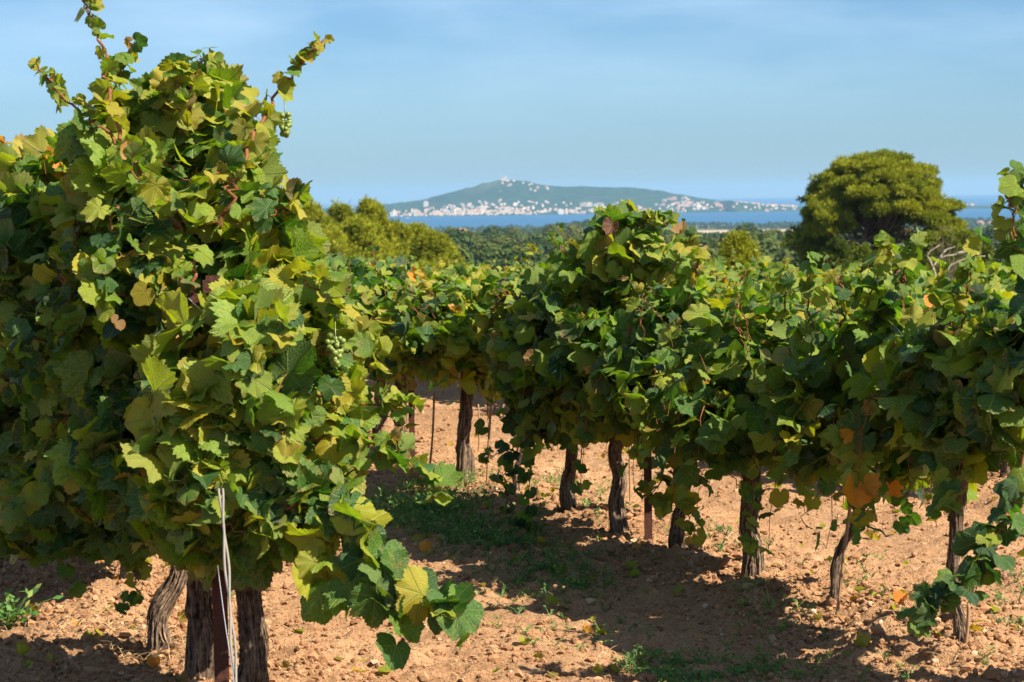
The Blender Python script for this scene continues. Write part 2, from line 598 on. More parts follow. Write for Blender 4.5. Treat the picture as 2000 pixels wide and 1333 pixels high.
def build_ground():
    rs = [0.0]
    r = 0.35
    for lim, k in ((5.0, 1.12), (16.5, 1.00205), (24, 1.0035), (60, 1.012), (8000, 1.03)):
        while r < lim:
            rs.append(r)
            r *= k
    rs = np.array(rs[1:])
    a = np.concatenate([np.linspace(-math.pi, -0.5, 40, endpoint=False), np.linspace(-0.5, -0.235, 30, endpoint=False),
                        np.linspace(-0.235, 0.235, 300, endpoint=False), np.linspace(0.235, 0.5, 30, endpoint=False), np.linspace(0.5, math.pi, 40, endpoint=False)])
    A, Rr = np.meshgrid(a, rs)
    x, y = Rr * np.sin(A), Rr * np.cos(A)
    V = np.stack([x, y, soil(x, y)], -1).reshape(-1, 3)
    n, m = len(rs), len(a)
    i = np.arange(n - 1)[:, None] * m
    j = np.arange(m)[None]
    k = (j + 1) % m
    Q = np.stack([i + j, i + m + j, i + m + k, i + k], -1).reshape(-1, 4)[:, ::-1]
    V = np.vstack([V, [0, 0, float(soil(0.0, 0.0))]])
    jj = np.arange(m)
    T = np.stack([jj, np.full(m, len(V) - 1), (jj + 1) % m], -1)[:, ::-1]
    tag(obj('ground', mesh_of('ground', V, [Q, T], MAT['ground'])), 'tilled reddish tan vineyard soil falling away to a wooded plain', 'ground', kind='structure')


build_ground()

# sea: one flat sheet to the horizon (36 km)
def disc(name, mat, z, r, n=96):
    th = np.linspace(0, 2 * np.pi, n, endpoint=False)
    V = np.vstack([np.stack([r * np.cos(th), r * np.sin(th), np.full(n, z)], -1), [0, 0, z]])
    T = np.stack([np.arange(n), (np.arange(n) + 1) % n, np.full(n, n)], -1)
    return obj(name, mesh_of(name, V, T, mat))

tag(disc('sea', MAT['sea'], SEA_Z, 36000), 'calm blue lagoon and open sea beyond the plain', 'sea', kind='structure')

# the headland across the lagoon
YH = 10600.0


def eye_line(px):
    return 383 - 0.0143 * (px - 1000)

_prof = np.array([(560, 411), (640, 409), (700, 405), (760, 399), (800, 394), (840, 387), (870, 379), (900, 371), (925, 365), (950, 358), (975, 352.5), (990, 351), (1015, 352),
                  (1040, 354.5), (1065, 360), (1090, 363), (1150, 366), (1200, 366.5), (1250, 369), (1300, 374), (1350, 383), (1395, 390), (1420, 395), (1460, 400),
                  (1540, 405), (1650, 404), (1750, 402), (1850, 401), (1900, 402), (1960, 407), (2050, 409)])
_px, _pz = (_prof[:, 0] - 1000) / FPX * YH, 1.6 + (383 - 0.0143 * (_prof[:, 0] - 1000) - _prof[:, 1]) / FPX * YH


def hill_z(x, y):
    ridge = np.interp(x, _px, _pz) - SEA_Z
    t = (y - YH) / np.where(y < YH, 760.0, 900.0)
    # long foot slope at the front, steeper towards the crest
    s = np.clip(1 - np.abs(t), 0, 1)
    prof = np.where(ridge > 45, 0.22 * np.minimum(s / 0.35, 1) + 0.78 * np.clip((s - 0.22) / 0.78, 0, 1) ** 1.15, np.minimum(s / 0.3, 1))
    edge = np.clip(s / 0.05, 0, 1)
    return SEA_Z - 6 + (ridge + 6) * prof * edge + 0 * x


def build_hill():
    xs = np.arange(-1050, 2380, 11.0)
    ys = np.concatenate([np.arange(YH - 790, YH + 60, 11.0), np.arange(YH + 60, YH + 930, 60.0)])
    X, Y = np.meshgrid(xs, ys)
    Z = hill_z(X, Y)
    k = np.clip((Z - SEA_Z - 14) / 40, 0, 1)
    Z = Z + k * (fbm(X / 24, Y / 24, 0, 3, 40) * 4.0 + fbm(X / 160, Y / 160, 0, 3, 41) * 7) 
    n, m = X.shape
    V = np.stack([X, Y, Z], -1).reshape(-1, 3)
    i = np.arange(n - 1)[:, None] * m
    j = np.arange(m - 1)[None]
    Q = np.stack([i + j, i + j + 1, i + m + j + 1, i + m + j], -1).reshape(-1, 4)
    tag(obj('hill', mesh_of('hill', V, Q, MAT['hill'])), 'low wooded headland rising from the lagoon', 'hill', kind='structure')


build_hill()

# fields on the plain (sheets laid just over the ground)
def field(p0, p1, p2, p3, n=14):
    c = [np.array(q, float) for q in (p0, p1, p2, p3)]
    V = []
    for i in range(n):
        for j in range(n):
            u, v = i / (n - 1), j / (n - 1)
            p = (c[0] * (1 - u) + c[1] * u) * (1 - v) + (c[3] * (1 - u) + c[2] * u) * v
            V.append((p[0], p[1], float(terrain(p[0], p[1])) + 0.8))
    Q = [(i * n + j, (i + 1) * n + j, (i + 1) * n + j + 1, i * n + j + 1) for i in range(n - 1) for j in range(n - 1)]
    tag(obj('field', mesh_of('field', V, np.array(Q), MAT['field'])), 'pale stubble field on the coastal plain', 'field', kind='structure')

def gx(px, y):
    return (px - 1000) / FPX * y
for (xa, xb, ya, yb) in ((1355, 1425, 4250, 4900), (1476, 1572, 4250, 4850), (1330, 1425, 3150, 3350), (1478, 1522, 1960, 2030), (868, 960, 4500, 4720), (1010, 1120, 4900, 5050), (905, 935, 1560, 1600)):
    field((gx(xa, ya), ya), (gx(xb, ya), ya), (gx(xb, yb), yb), (gx(xa, yb), yb))

# ------------------------------------------------------------------ crowns (quads of foliage)
def quads(P, N, S, roll, tint, bag, aspect=1.0):
    """One small foliage face per point."""
    n = len(P)
    N = nrm(N)
    ref = nrm(roll)
    U = nrm(np.cross(N, ref))
    Vv = np.cross(N, U)
    S = np.asarray(S).reshape(-1, 1)
    c = np.stack([P - U * S - Vv * S * aspect * .6, P + U * S * .7 - Vv * S * aspect, P + U * S + Vv * S * aspect * .7, P - U * S * .6 + Vv * S * aspect], 1)
    V = c.reshape(-1, 3)
    Q = np.arange(n * 4).reshape(-1, 4)
    a = np.zeros((n, 4, 4))
    a[..., 0] = np.asarray(tint).reshape(-1, 1)
    a[..., 3] = 1
    bag.add(V, None, Q, None, a.reshape(-1, 4))


def sphere_dirs(n):
    return nrm(rng.normal(size=(n, 3)))


def far_crown(bag, c, r, h, n, s, t0):
    """Round headed pine far off: lumps of foliage on a dome."""
    nl = max(4, n // 14)
    d = sphere_dirs(nl)
    d[:, 2] = np.abs(d[:, 2]) * 1.1 - 0.25
    lc = c + d * np.array([r * .72, r * .72, h * .5])
    k = rng.integers(0, nl, n)
    dd = sphere_dirs(n)
    dd[:, 2] = np.where(rng.random(n) < .7, np.abs(dd[:, 2]), dd[:, 2])
    P = lc[k] + dd * r * 0.36
    N = dd + 0.35 * rng.normal(size=(n, 3)) + np.array([0, 0, .3])
    tl = rng.random(nl)
    quads(P, N, s * (0.7 + .6 * rng.random(n)), rng.normal(size=(n, 3)), np.clip(t0 + .25 * (tl[k] - .5) + .25 * (rng.random(n) - .5), 0, 1), bag)


def far_woods():
    """Woods on the plain and the low ridge, far beyond counting."""
    bag = Bag()
    # ridge
    cnt = 0
    for _ in range(9000):
        px = rng.uniform(820, 1960)
        y = rng.uniform(1650, 3250)
        x = gx(px, y)
        ang = (px - 1165)
        onridge = abs(ang) < 235 and y > 2250
        if y > 2250 and not onridge and rng.random() < 0.55: continue
        if 1310 < px < 1450 and 3100 < y < 3400: continue
        if 1470 < px < 1530 and 1950 < y < 2040: continue
        cnt += 1
        r = rng.uniform(3.2, 5.6)
        far_crown(bag, np.array([x, y, float(terrain(x, y)) + r * .9]), r, r * 1.3, 46, r * .21, rng.uniform(.2, .75))
        if cnt > 2300: break
    # plain: clumps and hedgerows
    cnt = 0
    for _ in range(20000):
        px = rng.uniform(640, 2000)
        y = rng.uniform(3300, 6150)
        x = gx(px, y)
        if fbm(x / 220, y / 420, 0, 3, 77) < 0.02 and rng.random() < .93: continue
        if 1340 < px < 1436 and 4180 < y < 4950: continue
        if 1466 < px < 1580 and 4180 < y < 4900: continue
        if 1320 < px < 1436 and 3100 < y < 3400: continue
        cnt += 1
        r = rng.uniform(3.5, 7.5)
        far_crown(bag, np.array([x, y, float(terrain(x, y)) + r * .5]), r, r * 1.1, 26, r * .3, rng.uniform(.1, .6))
        if cnt > 2100: break
    tag(obj('far_woods', bag.mesh('far_woods', MAT['farneedle'], smooth=False)), 'blue green pine woods covering the plain and low ridge', 'woods', kind='stuff')


far_woods()


def wood_trees():
    """Round pines in the valley behind the vineyard: one object each, six crown shapes."""
    protos = []
    for k in range(6):
        b = Bag()
        r = rng.uniform(4.2, 5.8)
        h = r * rng.uniform(1.1, 1.5)
        far_crown(b, np.array([0, 0, 5.4]), r, h, 800, r * .08, .35 + .11 * k + rng.uniform(0, .1))
        crown = b.mesh('crown', MAT['farneedle'], smooth=False)
        b = Bag()
        tube(b, smooth_path([(0, 0, -.5), (.2, .1, 2.2), (0, .1, 4.6)], 6), np.linspace(.28, .14, 6), 6)
        protos.append((crown, b.mesh('trunk', MAT['pinebark'])))
    made = []
    tries = 0
    while len(made) < 250 and tries < 9000:
        tries += 1
        px = rng.uniform(845, 1580) if rng.random() < .93 else rng.uniform(1850, 1985)
        y = 560 * (1720 / 560) ** rng.random()
        if px > 1340 and y > 1350: continue
        x = gx(px, y)
        if any((x - q[0]) ** 2 + (y - q[1]) ** 2 < 6.6 ** 2 for q in made): continue
        made.append((x, y))
        cm, tm = protos[len(made) % 6]
        near = 'nearer part' if y < 800 else 'farther part'
        o = thing('pine_tree', 'round headed pine in the %s of the dense green wood below the vineyard' % near, 'tree',
                  (x, y, float(terrain(x, y))), 'round pines in the %s of the valley wood' % near)
        o.rotation_euler = (0, 0, rng.uniform(0, 6.28))
        s = rng.uniform(.62, 1.35)
        o.scale = (s, s, s * rng.uniform(.85, 1.1))
        obj('crown', cm, o)
        obj('trunk', tm, o)


wood_trees()


# ------------------------------------------------------------------ nearer pines
def tufts(bag, P, D, L, w, nb, tint):
    """A brush of needles at each point: nb thin blades spreading about direction D."""
    n = len(P)
    P = np.repeat(P, nb, 0); D = np.repeat(nrm(D), nb, 0); t = np.repeat(tint, nb)
    d = nrm(D + 0.75 * rng.normal(size=(n * nb, 3)))
    sd = nrm(np.cross(d, rng.normal(size=(n * nb, 3))))
    ln = (L * (0.6 + .6 * rng.random(n * nb)))[:, None]
    V = np.stack([P - sd * w * .5, P + sd * w * .5, P + d * ln + sd * w * .35, P + d * ln - sd * w * .35], 1).reshape(-1, 3)
    a = np.zeros((n * nb, 4, 4)); a[..., 0] = np.clip(t + .12 * rng.normal(size=n * nb), 0, 1)[:, None]; a[..., 3] = 1
    bag.add(V, None, np.arange(n * nb * 4).reshape(-1, 4), None, a.reshape(-1, 4))


def clump(bag, c, rad, n, L, w, nb, t0):
    d = sphere_dirs(n)
    r = rng.random(n) ** .45
    P = c + d * r[:, None] * rad
    tufts(bag, P, d * [1, 1, .8] + [0, 0, .55], L, w, nb, np.full(n, t0) + .1 * rng.normal(size=n))


def umbrella_pine(loc, scale, label):
    root = thing('pine_tree', label, 'tree', loc)
    tb, cb = Bag(), Bag()
    s = scale
    # bole and fanning limbs
    bole = smooth_path(np.array([(0, 0, -.6), (.05, 0, 1.5), (-.1, .1, 3.2), (.1, .05, 4.6)]) * s, 12)
    tube(tb, bole, np.linspace(.36, .24, 12) * s, 10, lambda u, th: 1 + .12 * np.sin(5 * th + 9 * u))
    top = bole[-1]
    for k in range(15):
        az = k * 2.4 + rng.uniform(-.3, .3)
        rr = rng.uniform(.45, 1.0) if k > 2 else .2
        e = np.array([math.cos(az) * 4.1 * rr, math.sin(az) * 3.8 * rr, 4.5 + 2.6 * math.sqrt(max(0, 1.05 - rr * rr)) - (rr > .85) * rng.uniform(0, 1.6)]) * s
        b0 = bole[rng.integers(6, 12)]
        mid = b0 * .5 + e * .5 + np.array([rng.normal() * .25, rng.normal() * .25, -.25 + rng.normal() * .2]) * s
        pth = smooth_path([b0, mid, e], 12)
        tube(tb, pth, np.linspace(.15, .035, 12) * s, 6)
        for q in range(6):
            i = rng.integers(4, 12)
            e2 = pth[i] + np.array([rng.normal() * .7, rng.normal() * .7, rng.uniform(.1, .9)]) * s
            tube(tb, smooth_path([pth[i], (pth[i] + e2) / 2 + rng.normal(size=3) * .12 * s, e2], 6), np.linspace(.045, .014, 6) * s, 5)
    # domed crown: separate pads of foliage, each a spray of needle tufts, with gaps between them
    pads = []
    tries = 0
    while len(pads) < 74 and tries < 6000:
        tries += 1
        az = rng.uniform(0, 6.283)
        rr = math.sqrt(rng.random())
        lvl = 1.0 if rng.random() < .68 else rng.uniform(.45, .8)
        wx = 3.75 * (1 + .10 * math.sin(3 * az + 1) + .06 * math.sin(7 * az))
        c = np.array([math.cos(az) * wx * rr, math.sin(az) * wx * .92 * rr, 3.5 + 4.5 * math.sqrt(max(0.0, 1 - rr ** 2.2)) * lvl + rng.normal() * .12])
        if c[2] < 5.4 and abs(c[0] - .2) < 2.0 and c[1] < .8: continue
        if any(np.linalg.norm((c - q) * [1, 1, 1.5]) < .88 for q in pads): continue
        pads.append(c)
    for c in pads:
        pr = rng.uniform(.62, .98)
        t0 = rng.uniform(.6, .98)
        for q in range(11):
            d = sphere_dirs(1)[0] * [1, 1, .42]
            d[2] = abs(d[2]) * .9 - .08
            clump(cb, (c + d * pr) * s, np.array([.42, .42, .22]) * rng.uniform(.75, 1.2) * s, 46, .26 * s, .042 * s, 7, t0 + rng.uniform(-.12, .1))
        i = rng.integers(7, 12)
        tube(tb, smooth_path([bole[i], bole[i] * .5 + c * s * .5 - np.array([0, 0, .35]) * s, c * s], 9), np.linspace(.07, .02, 9) * s, 5)
    # skirt of lower, drooping foliage at the left and right
    for cx, cy, cz in ((-3.9, -.6, 3.5), (-3.4, -1.1, 2.8), (-2.7, -1.6, 2.2), (-3.7, .6, 2.2), (-3.0, -.9, 1.5), (-2.2, -1.5, 1.2), (-1.6, -2, .8), (3.4, -.8, 3.2),
                       (3.7, -.2, 2.6), (2.9, -1.3, 2.4), (2.4, -1.6, 1.8), (3.2, -.6, 1.6), (-2.9, .2, .9), (-1.9, -.7, .3), (2.2, -1.2, 1.0), (-3.6, -.5, 1.1), (4.1, -.2, 3.3), (4.4, -.1, 4.0), (-4.3, 0, 4.1)):
        for q in range(5):
            c = (np.array([cx * .86, cy, cz]) + rng.normal(size=3) * [.6, .6, .35]) * s
            clump(cb, c, np.array([.9, .9, .42]) * s, 90, .28 * s, .045 * s, 7, rng.uniform(.3, .65))
    obj('trunk', tb.mesh('trunk', MAT['pinebark']), root)
    obj('crown', cb.mesh('crown', MAT['needle'], smooth=False), root)
    return root


def bushy_pine(loc, h, w, label, group=None, t0=.6, n=170, name='pine_tree'):
    """Aleppo pine with a pointed, uneven head of upright shoots."""
    root = thing(name, label, 'tree' if name == 'pine_tree' else 'shrub', loc, group)
    tb, cb = Bag(), Bag()
    P = smooth_path([(0, 0, -.5), (rng.normal() * .15, rng.normal() * .15, h * .45), (rng.normal() * .1, 0, h * .97)], 12)
    tube(tb, P, np.linspace(.022 * h, .006, 12), 7)
    for k in range(n):
        f = (k + rng.random()) / n
        z = h * (.12 + .86 * f)
        rr = w * .5 * (min(1.0, (1 - f) * 2.0 + .05) ** .7) * math.sqrt(rng.uniform(.12, 1)) * (1 + .25 * fbm(f * 6, k % 5, 0, 2, 8))
        az = k * 2.39996 + rng.uniform(-.4, .4)
        c = np.array([math.cos(az) * rr, math.sin(az) * rr, z + rr * .18])
        b0 = P[min(11, int(f * 11))]
        tube(tb, smooth_path([b0 - [0, 0, .1 * rr], b0 * .45 + c * .55 - [0, 0, .08 * rr], c], 6), np.linspace(.012 * h * (1.05 - f), .012, 6), 5)
        q = h / 11
        rad = np.array([.62, .62, .62 + .25 * f]) * (1.05 - .62 * f) * rng.uniform(.4, .8) * w / 4.6
        rad = rad * [1, 1, 1.45]
        clump(cb, c, rad, 42, .32 * q ** .5, .045 * q ** .5, 6, t0 + rng.uniform(-.2, .2))
    obj('trunk', tb.mesh('trunk', MAT['pinebark']), root)
    obj('crown', cb.mesh('crown', MAT['needle'], smooth=False), root)
    return root


def base_at(px, y):
    x = gx(px, y)
    return np.array([x, y, float(terrain(x, y))])


def top_h(px, py, y):
    return float(at(px, py, y)[2] - terrain(gx(px, y), y))


b = base_at(1716, 150)
hh = top_h(1716, 305, 150)
umbrella_pine((b[0], b[1], b[2] + hh - 8.40 * 1.12), 1.12, 'big domed pine with fanning limbs standing alone right of the hill')
# its bole must reach the soil
lt = Bag()
pines = [(606, 398, 152, 3.6, 'pine with rounded top touching the left vine, first of the pine clump'),
         (668, 402, 160, 3.4, 'pine in the clump second from the left vine, under the harbour crane'),
         (727, 394, 148, 2.9, 'pine with a slim pointed top, tallest in the middle of the clump'),
         (700, 432, 140, 3.6, 'olive green pine in front of the slim pointed pine'),
         (775, 440, 150, 3.2, 'pine standing just right of the slim pointed pine'),
         (817, 440, 156, 2.7, 'narrow pine right of the middle of the clump'),
         (850, 458, 146, 3.2, 'pine near the right end of the clump'),
         (888, 500, 140, 2.8, 'low yellow green pine ending the clump at its right'),
         (640, 452, 138, 3.8, 'broad pine in front of the clump beside the left vine'),
         (760, 505, 134, 3.6, 'low broad pine in front of the middle of the clump'),
         (905, 535, 136, 2.8, 'lowest bright pine at the right tip of the clump'),
         (865, 545, 131, 3.0, 'low bright pine in front of the right end of the clump'),
         (830, 520, 133, 3.2, 'low pine in front of the clump, behind the small vine with an orange leaf')]
for px, py, y, w, lab in pines:
    bushy_pine(base_at(px, y), top_h(px, py, y), w * 1.75, lab, 'pine clump left of the hill', .9 + rng.uniform(-.12, .1))
bushy_pine(base_at(15, 110), top_h(15, 338, 110), 3.0, 'olive pine peeping over the left row at the edge', None, .5)
bushy_pine(base_at(1445, 95), top_h(1445, 462, 95), 3.1, 'bright yellow green bushy pine below the pale fields', None, .9, 150)
bushy_pine(base_at(1120, 92), top_h(1120, 474, 92), 1.25, 'small bright pine left of the tall vine in the middle', None, .9, 150)
bushy_pine(base_at(1158, 90), top_h(1160, 462, 90), 1.3, 'small dark pine half hidden by the tall middle vine', None, .3, 70)
bushy_pine(base_at(1180, 104), top_h(1172, 425, 104), 1.2, 'thin olive pine rising behind the tall middle vine', None, .7, 60)
bushy_pine(base_at(1640, 118), top_h(1640, 474, 118), 4.6, 'dark shrub at the left foot of the big domed pine', None, .3, 110, 'shrub')
bushy_pine(base_at(1688, 114), top_h(1688, 484, 114), 2.6, 'dark bush between the trunk of the big pine and the shrub left of it', None, .35, 90, 'shrub')
bushy_pine(base_at(1735, 116), top_h(1735, 500, 116), 3.4, 'dark shrub in front of the trunk of the big domed pine', None, .35, 100, 'shrub')
bushy_pine(base_at(1925, 100), top_h(1925, 470, 100), 1.9, 'olive shrub beside the far right vine', None, .45, 70, 'shrub')


def dead_shrub():
    loc = base_at(1862, 88)
    hgt = top_h(1862, 455, 88)
    root = thing('dry_shrub', 'half bare shrub with bleached branches right of the big pine', 'shrub', loc)
    tb, gb, cb = Bag(), Bag(), Bag()
    for k in range(70):
        az = rng.uniform(0, 6.28)
        e = np.array([math.cos(az) * rng.uniform(.1, 1.15), math.sin(az) * .8, hgt * rng.uniform(.75, 1.0)])
        m = e * [.4, .4, .6] + rng.normal(size=3) * .12
        p = smooth_path([(e[0] * .15, 0, hgt * .3), m, e], 9)
        tube(gb, p, np.linspace(.02, .004, 9), 4)
        for q in range(5):
            i = rng.integers(3, 9)
            e2 = p[i] + [rng.normal() * .25, rng.normal() * .25, rng.uniform(.05, .4)]
            tube(gb, np.linspace(p[i], e2, 3), [.008, .005, .002], 3)
    for q in (((1850, 600), (1822, 520), (1812, 498), (1835, 478)), ((1822, 520), (1840, 503), (1870, 497), (1912, 487)), ((1850, 600), (1850, 530), (1880, 508), (1925, 500)),
              ((1870, 497), (1888, 485), (1900, 470)), ((1835, 503), (1848, 488), (1866, 482))):
        p = smooth_path([at(a[0], a[1], 87.4) - loc for a in q], 14) + rng.normal(size=(14, 3)) * .012
        tube(tb, p, np.linspace(.032, .010, 14), 6)
    for k in range(26):
        c = np.array([rng.uniform(-.9, 1.0), rng.uniform(-.4, .4), hgt * rng.uniform(.9, 1.0)])
        clump(cb, c, np.array([.18, .18, .12]), 22, .12, .03, 5, .55)
    obj('branches', tb.mesh('branches', MAT['deadwood']), root)
    obj('twigs', gb.mesh('twigs', simple('grey_twig', (.17, .125, .10), .9, .1)), root)
    obj('foliage', cb.mesh('foliage', MAT['needle'], smooth=False), root)


dead_shrub()


# ------------------------------------------------------------------ town on the headland
def house_mesh(w, d, h, roof, wall):
    b, rb = Bag(), Bag()
    V = [(-w / 2, -d / 2, -4), (w / 2, -d / 2, -4), (w / 2, d / 2, -4), (-w / 2, d / 2, -4), (-w / 2, -d / 2, h), (w / 2, -d / 2, h), (w / 2, d / 2, h), (-w / 2, d / 2, h)]
    Q = [(0, 1, 5, 4), (1, 2, 6, 5), (2, 3, 7, 6), (3, 0, 4, 7), (4, 5, 6, 7)]
    fm = [0] * 5
    if roof == 'hip':
        o = .5
        k = len(V)
        V += [(-w / 2 - o, -d / 2 - o, h - .05), (w / 2 + o, -d / 2 - o, h - .05), (w / 2 + o, d / 2 + o, h - .05), (-w / 2 - o, d / 2 + o, h - .05), (-w * .22, 0, h + d * .26), (w * .22, 0, h + d * .26)]
        Q += [(k, k + 1, k + 5, k + 4), (k + 2, k + 3, k + 4, k + 5), (k + 1, k + 2, k + 5, k + 5), (k + 3, k, k + 4, k + 4)]
        fm += [1] * 4
    else:
        k = len(V)
        V += [(-w * .2, -d * .2, h - .1), (w * .15, -d * .2, h - .1), (w * .15, d * .2, h - .1), (-w * .2, d * .2, h - .1)]
        V += [(x, y, h + 2.4) for x, y, z in V[k:k + 4]]
        Q += [(k, k + 1, k + 5, k + 4), (k + 1, k + 2, k + 6, k + 5), (k + 2, k + 3, k + 7, k + 6), (k + 3, k, k + 4, k + 7), (k + 4, k + 5, k + 6, k + 7)]
        fm += [0] * 5
    # window bands, proud of the wall
    nf = max(1, int(h // 3.2))
    nw = max(2, int(w // 4.5))
    for f in range(nf):
        for i in range(nw):
            x0 = -w / 2 + w * (i + .3) / nw
            z0 = h * (f + .3) / nf
            k = len(V)
            V += [(x0, -d / 2 - .03, z0), (x0 + w * .36 / nw, -d / 2 - .03, z0), (x0 + w * .36 / nw, -d / 2 - .03, z0 + h * .42 / nf), (x0, -d / 2 - .03, z0 + h * .42 / nf)]
            Q.append((k, k + 1, k + 2, k + 3))
            fm.append(2)
    T = [q[:3] for q in Q if len(set(q)) == 3]
    q4 = [q for q in Q if len(set(q)) == 4]
    f4 = [m for q, m in zip(Q, fm) if len(set(q)) == 4]
    f3 = [m for q, m in zip(Q, fm) if len(set(q)) == 3]
    F = [np.array(q4)] + ([np.array(T)] if T else [])
    return mesh_of('house', np.array(V, float), F, [MAT[wall], MAT['tile'], MAT['glass']], smooth=False, fm=f4 + f3)


def town():
    hs = [house_mesh(13, 10, 6.5, 'hip', 'white'), house_mesh(16, 11, 7.5, 'hip', 'cream'), house_mesh(11, 10, 6, 'hip', 'white'), house_mesh(15, 11, 9, 'hip', 'pink')]
    bl = [house_mesh(30, 14, 15, 'flat', 'white'), house_mesh(24, 14, 11, 'flat', 'white'), house_mesh(38, 14, 13, 'flat', 'cream'), house_mesh(22, 14, 20, 'flat', 'white')]
    pk = [house_mesh(26, 13, 12, 'flat', 'pink'), house_mesh(20, 12, 9, 'hip', 'pink'), house_mesh(24, 13, 14, 'flat', 'white')]
    spots = []

    def put(px, y, zone, meshes):
        x = gx(px, y)
        z = float(hill_z(x, y)) if y > 9000 else float(terrain(x, y))
        if z < SEA_Z + 1.2: return
        me = meshes[rng.integers(0, len(meshes))] if rng.random() < .3 else meshes[rng.integers(0, min(3, len(meshes)))]
        s = rng.uniform(.5, .95)
        o = obj('house', me, None, (x, y, z), rng.uniform(-.5, .5), s)
        lab, grp = zone
        tag(o, lab, 'house', grp)

    Z1 = ('pale house along the waterfront of the town at the foot of the headland', 'waterfront houses of the far town')
    Z2 = ('pale house on the town slope above the waterfront, left half of the headland', 'houses climbing the left slope of the headland')
    Z3 = ('small villa among trees near the top of the headland', 'villas near the top of the headland')
    Z4 = ('pinkish building of the cluster near the right end of the headland', 'pinkish buildings at the right end of the headland')
    Z5 = ('pale building on the low spit right of the headland', 'buildings on the low spit right of the headland')
    Z6 = ('house of the nearer village right of the big pine', 'houses of the nearer village on the plain')
    Z7 = ('pale building on the low shore left of the town', 'buildings on the low shore left of the town')
    for i in range(110):
        px = rng.choice([rng.uniform(755, 1110), rng.uniform(755, 1110), rng.uniform(1110, 1300)])
        put(px, YH - rng.uniform(585, 742), Z1, hs + bl)
    for i in range(84):
        px = np.clip(rng.normal(880, 85), 740, 1080)
        put(px, YH - rng.uniform(470, 660), Z2, hs + bl)
    for i in range(14):
        px = rng.uniform(965, 1080)
        put(px, YH - abs(rng.normal(0, 110)) - 15, Z3, hs)
    for i in range(30):
        px = np.clip(rng.normal(1345, 30), 1285, 1410)
        put(px, YH - rng.uniform(200, 560), Z4, pk)
    for i in range(16):
        px = rng.uniform(1125, 1240)
        put(px, YH - rng.uniform(440, 600), Z2 if False else ('white block in the middle of the headland slope, between town and pinkish cluster', 'white blocks in the middle of the headland slope'), bl + hs)
    for i in range(26):
        put(rng.choice([rng.uniform(1385, 1560), rng.uniform(1385, 1560), rng.uniform(1860, 1930)]), YH - rng.uniform(200, 720), Z5, hs + bl[1:2])
    for i in range(34):
        y = rng.uniform(5050, 5700)
        put(rng.uniform(1868, 1990), y, Z6, hs)
    for i in range(14):
        put(rng.uniform(640, 760), YH - rng.uniform(300, 700), Z7, hs)
    # the rest of the town, beyond counting: one object
    V, Q, fm, n = [], [], [], 0
    for i in range(500):
        if i < 400:
            px = np.clip(rng.normal(930, 95), 745, 1110) if i < 330 else rng.uniform(1110, 1290)
            y = YH - (rng.uniform(540, 745) if rng.random() < .8 else rng.uniform(400, 560))
        else:
            px = rng.uniform(1290, 1560)
            y = YH - rng.uniform(240, 700)
        x = gx(px, y)
        z = float(hill_z(x, y))
        if z < SEA_Z + 1.2: continue
        w, d, h = rng.uniform(6, 13), rng.uniform(6, 9), rng.uniform(3.5, 7.5)
        a = rng.uniform(-.4, .4)
        c, s_ = math.cos(a), math.sin(a)
        for (u, v, t) in ((-1, -1, -3), (1, -1, -3), (1, 1, -3), (-1, 1, -3), (-1, -1, h), (1, -1, h), (1, 1, h), (-1, 1, h), (-.5, 0, h + 2), (.5, 0, h + 2)):
            V.append((x + (u * w * c - v * d * s_) / 2, y + (u * w * s_ + v * d * c) / 2, z + t))
        for q in ((0, 1, 5, 4), (1, 2, 6, 5), (2, 3, 7, 6), (3, 0, 4, 7), (4, 5, 9, 8), (6, 7, 8, 9)):
            Q.append([k + n for k in q])
        m = int(rng.integers(0, 3) == 2)
        fm += [m, m, m, m, 2, 2]
        n += 10
    tag(obj('far_houses', mesh_of('far_houses', np.array(V), np.array(Q), [MAT['white'], MAT['cream'], MAT['tile']], smooth=False, fm=fm)),
        'mass of tiny pale houses filling the far town along the shore', 'houses', kind='stuff')
    # landmarks
    x, y = gx(836, YH - 330), YH - 330
    tag(obj('tower_block', house_mesh(20, 14, 26, 'flat', 'white'), None, (x, y, float(hill_z(x, y)) - 3)), 'tall white tower block standing above the town at its left end', 'building')
    x, y = gx(905, 4700), 4700
    tag(obj('house', house_mesh(22, 11, 7, 'hip', 'white'), None, (x, y, float(terrain(x, y)) + 3)), 'lone white house on the near lagoon shore below the town', 'house')
    x, y = gx(822, 4300), 4300
    tag(obj('warehouse', house_mesh(44, 14, 5, 'flat', 'white'), None, (x, y, float(terrain(x, y)) + 1)), 'long low white shed on the plain behind the pine clump', 'building')
    x, y = gx(988, YH - 10), YH - 10
    r = thing('chapel', 'white hilltop chapel with a mast on the headland summit', 'building', (x, y, float(hill_z(x, y))))
    obj('nave', house_mesh(20, 12, 8, 'hip', 'white'), r)
    bb = Bag()
    tube(bb, [(9, 0, 0), (9, 0, 16)], [2.2, 1.8], 8)
    obj('bell_tower', bb.mesh('bell_tower', MAT['white']), r)
    bb = Bag()
    tube(bb, [(-12, 0, 0), (-12, 0, 26)], [.7, .25], 6)
    obj('mast', bb.mesh('mast', MAT['white']), r)
    # harbour crane
    yc = 9900
    x = gx(683, yc)
    zb = SEA_Z
    r = thing('harbour_crane', 'blue harbour crane with raised jib on the low shore far left', 'crane', (x, yc, zb))
    bb = Bag()
    for sx_ in (-9, 9):
        for sy_ in (-7, 7):
            tube(bb, [(sx_, sy_, -2), (sx_ * .7, sy_ * .7, 30)], [1.6, 1.4], 6)
    box(bb, (-14, -6, 30), (8, 6, 40))
    obj('portal', bb.mesh('portal', MAT['steel'], smooth=False), r)
    bb = Bag()
    tube(bb, [(2, 0, 38), (14, 0, 78)], [2.0, 1.0], 6)
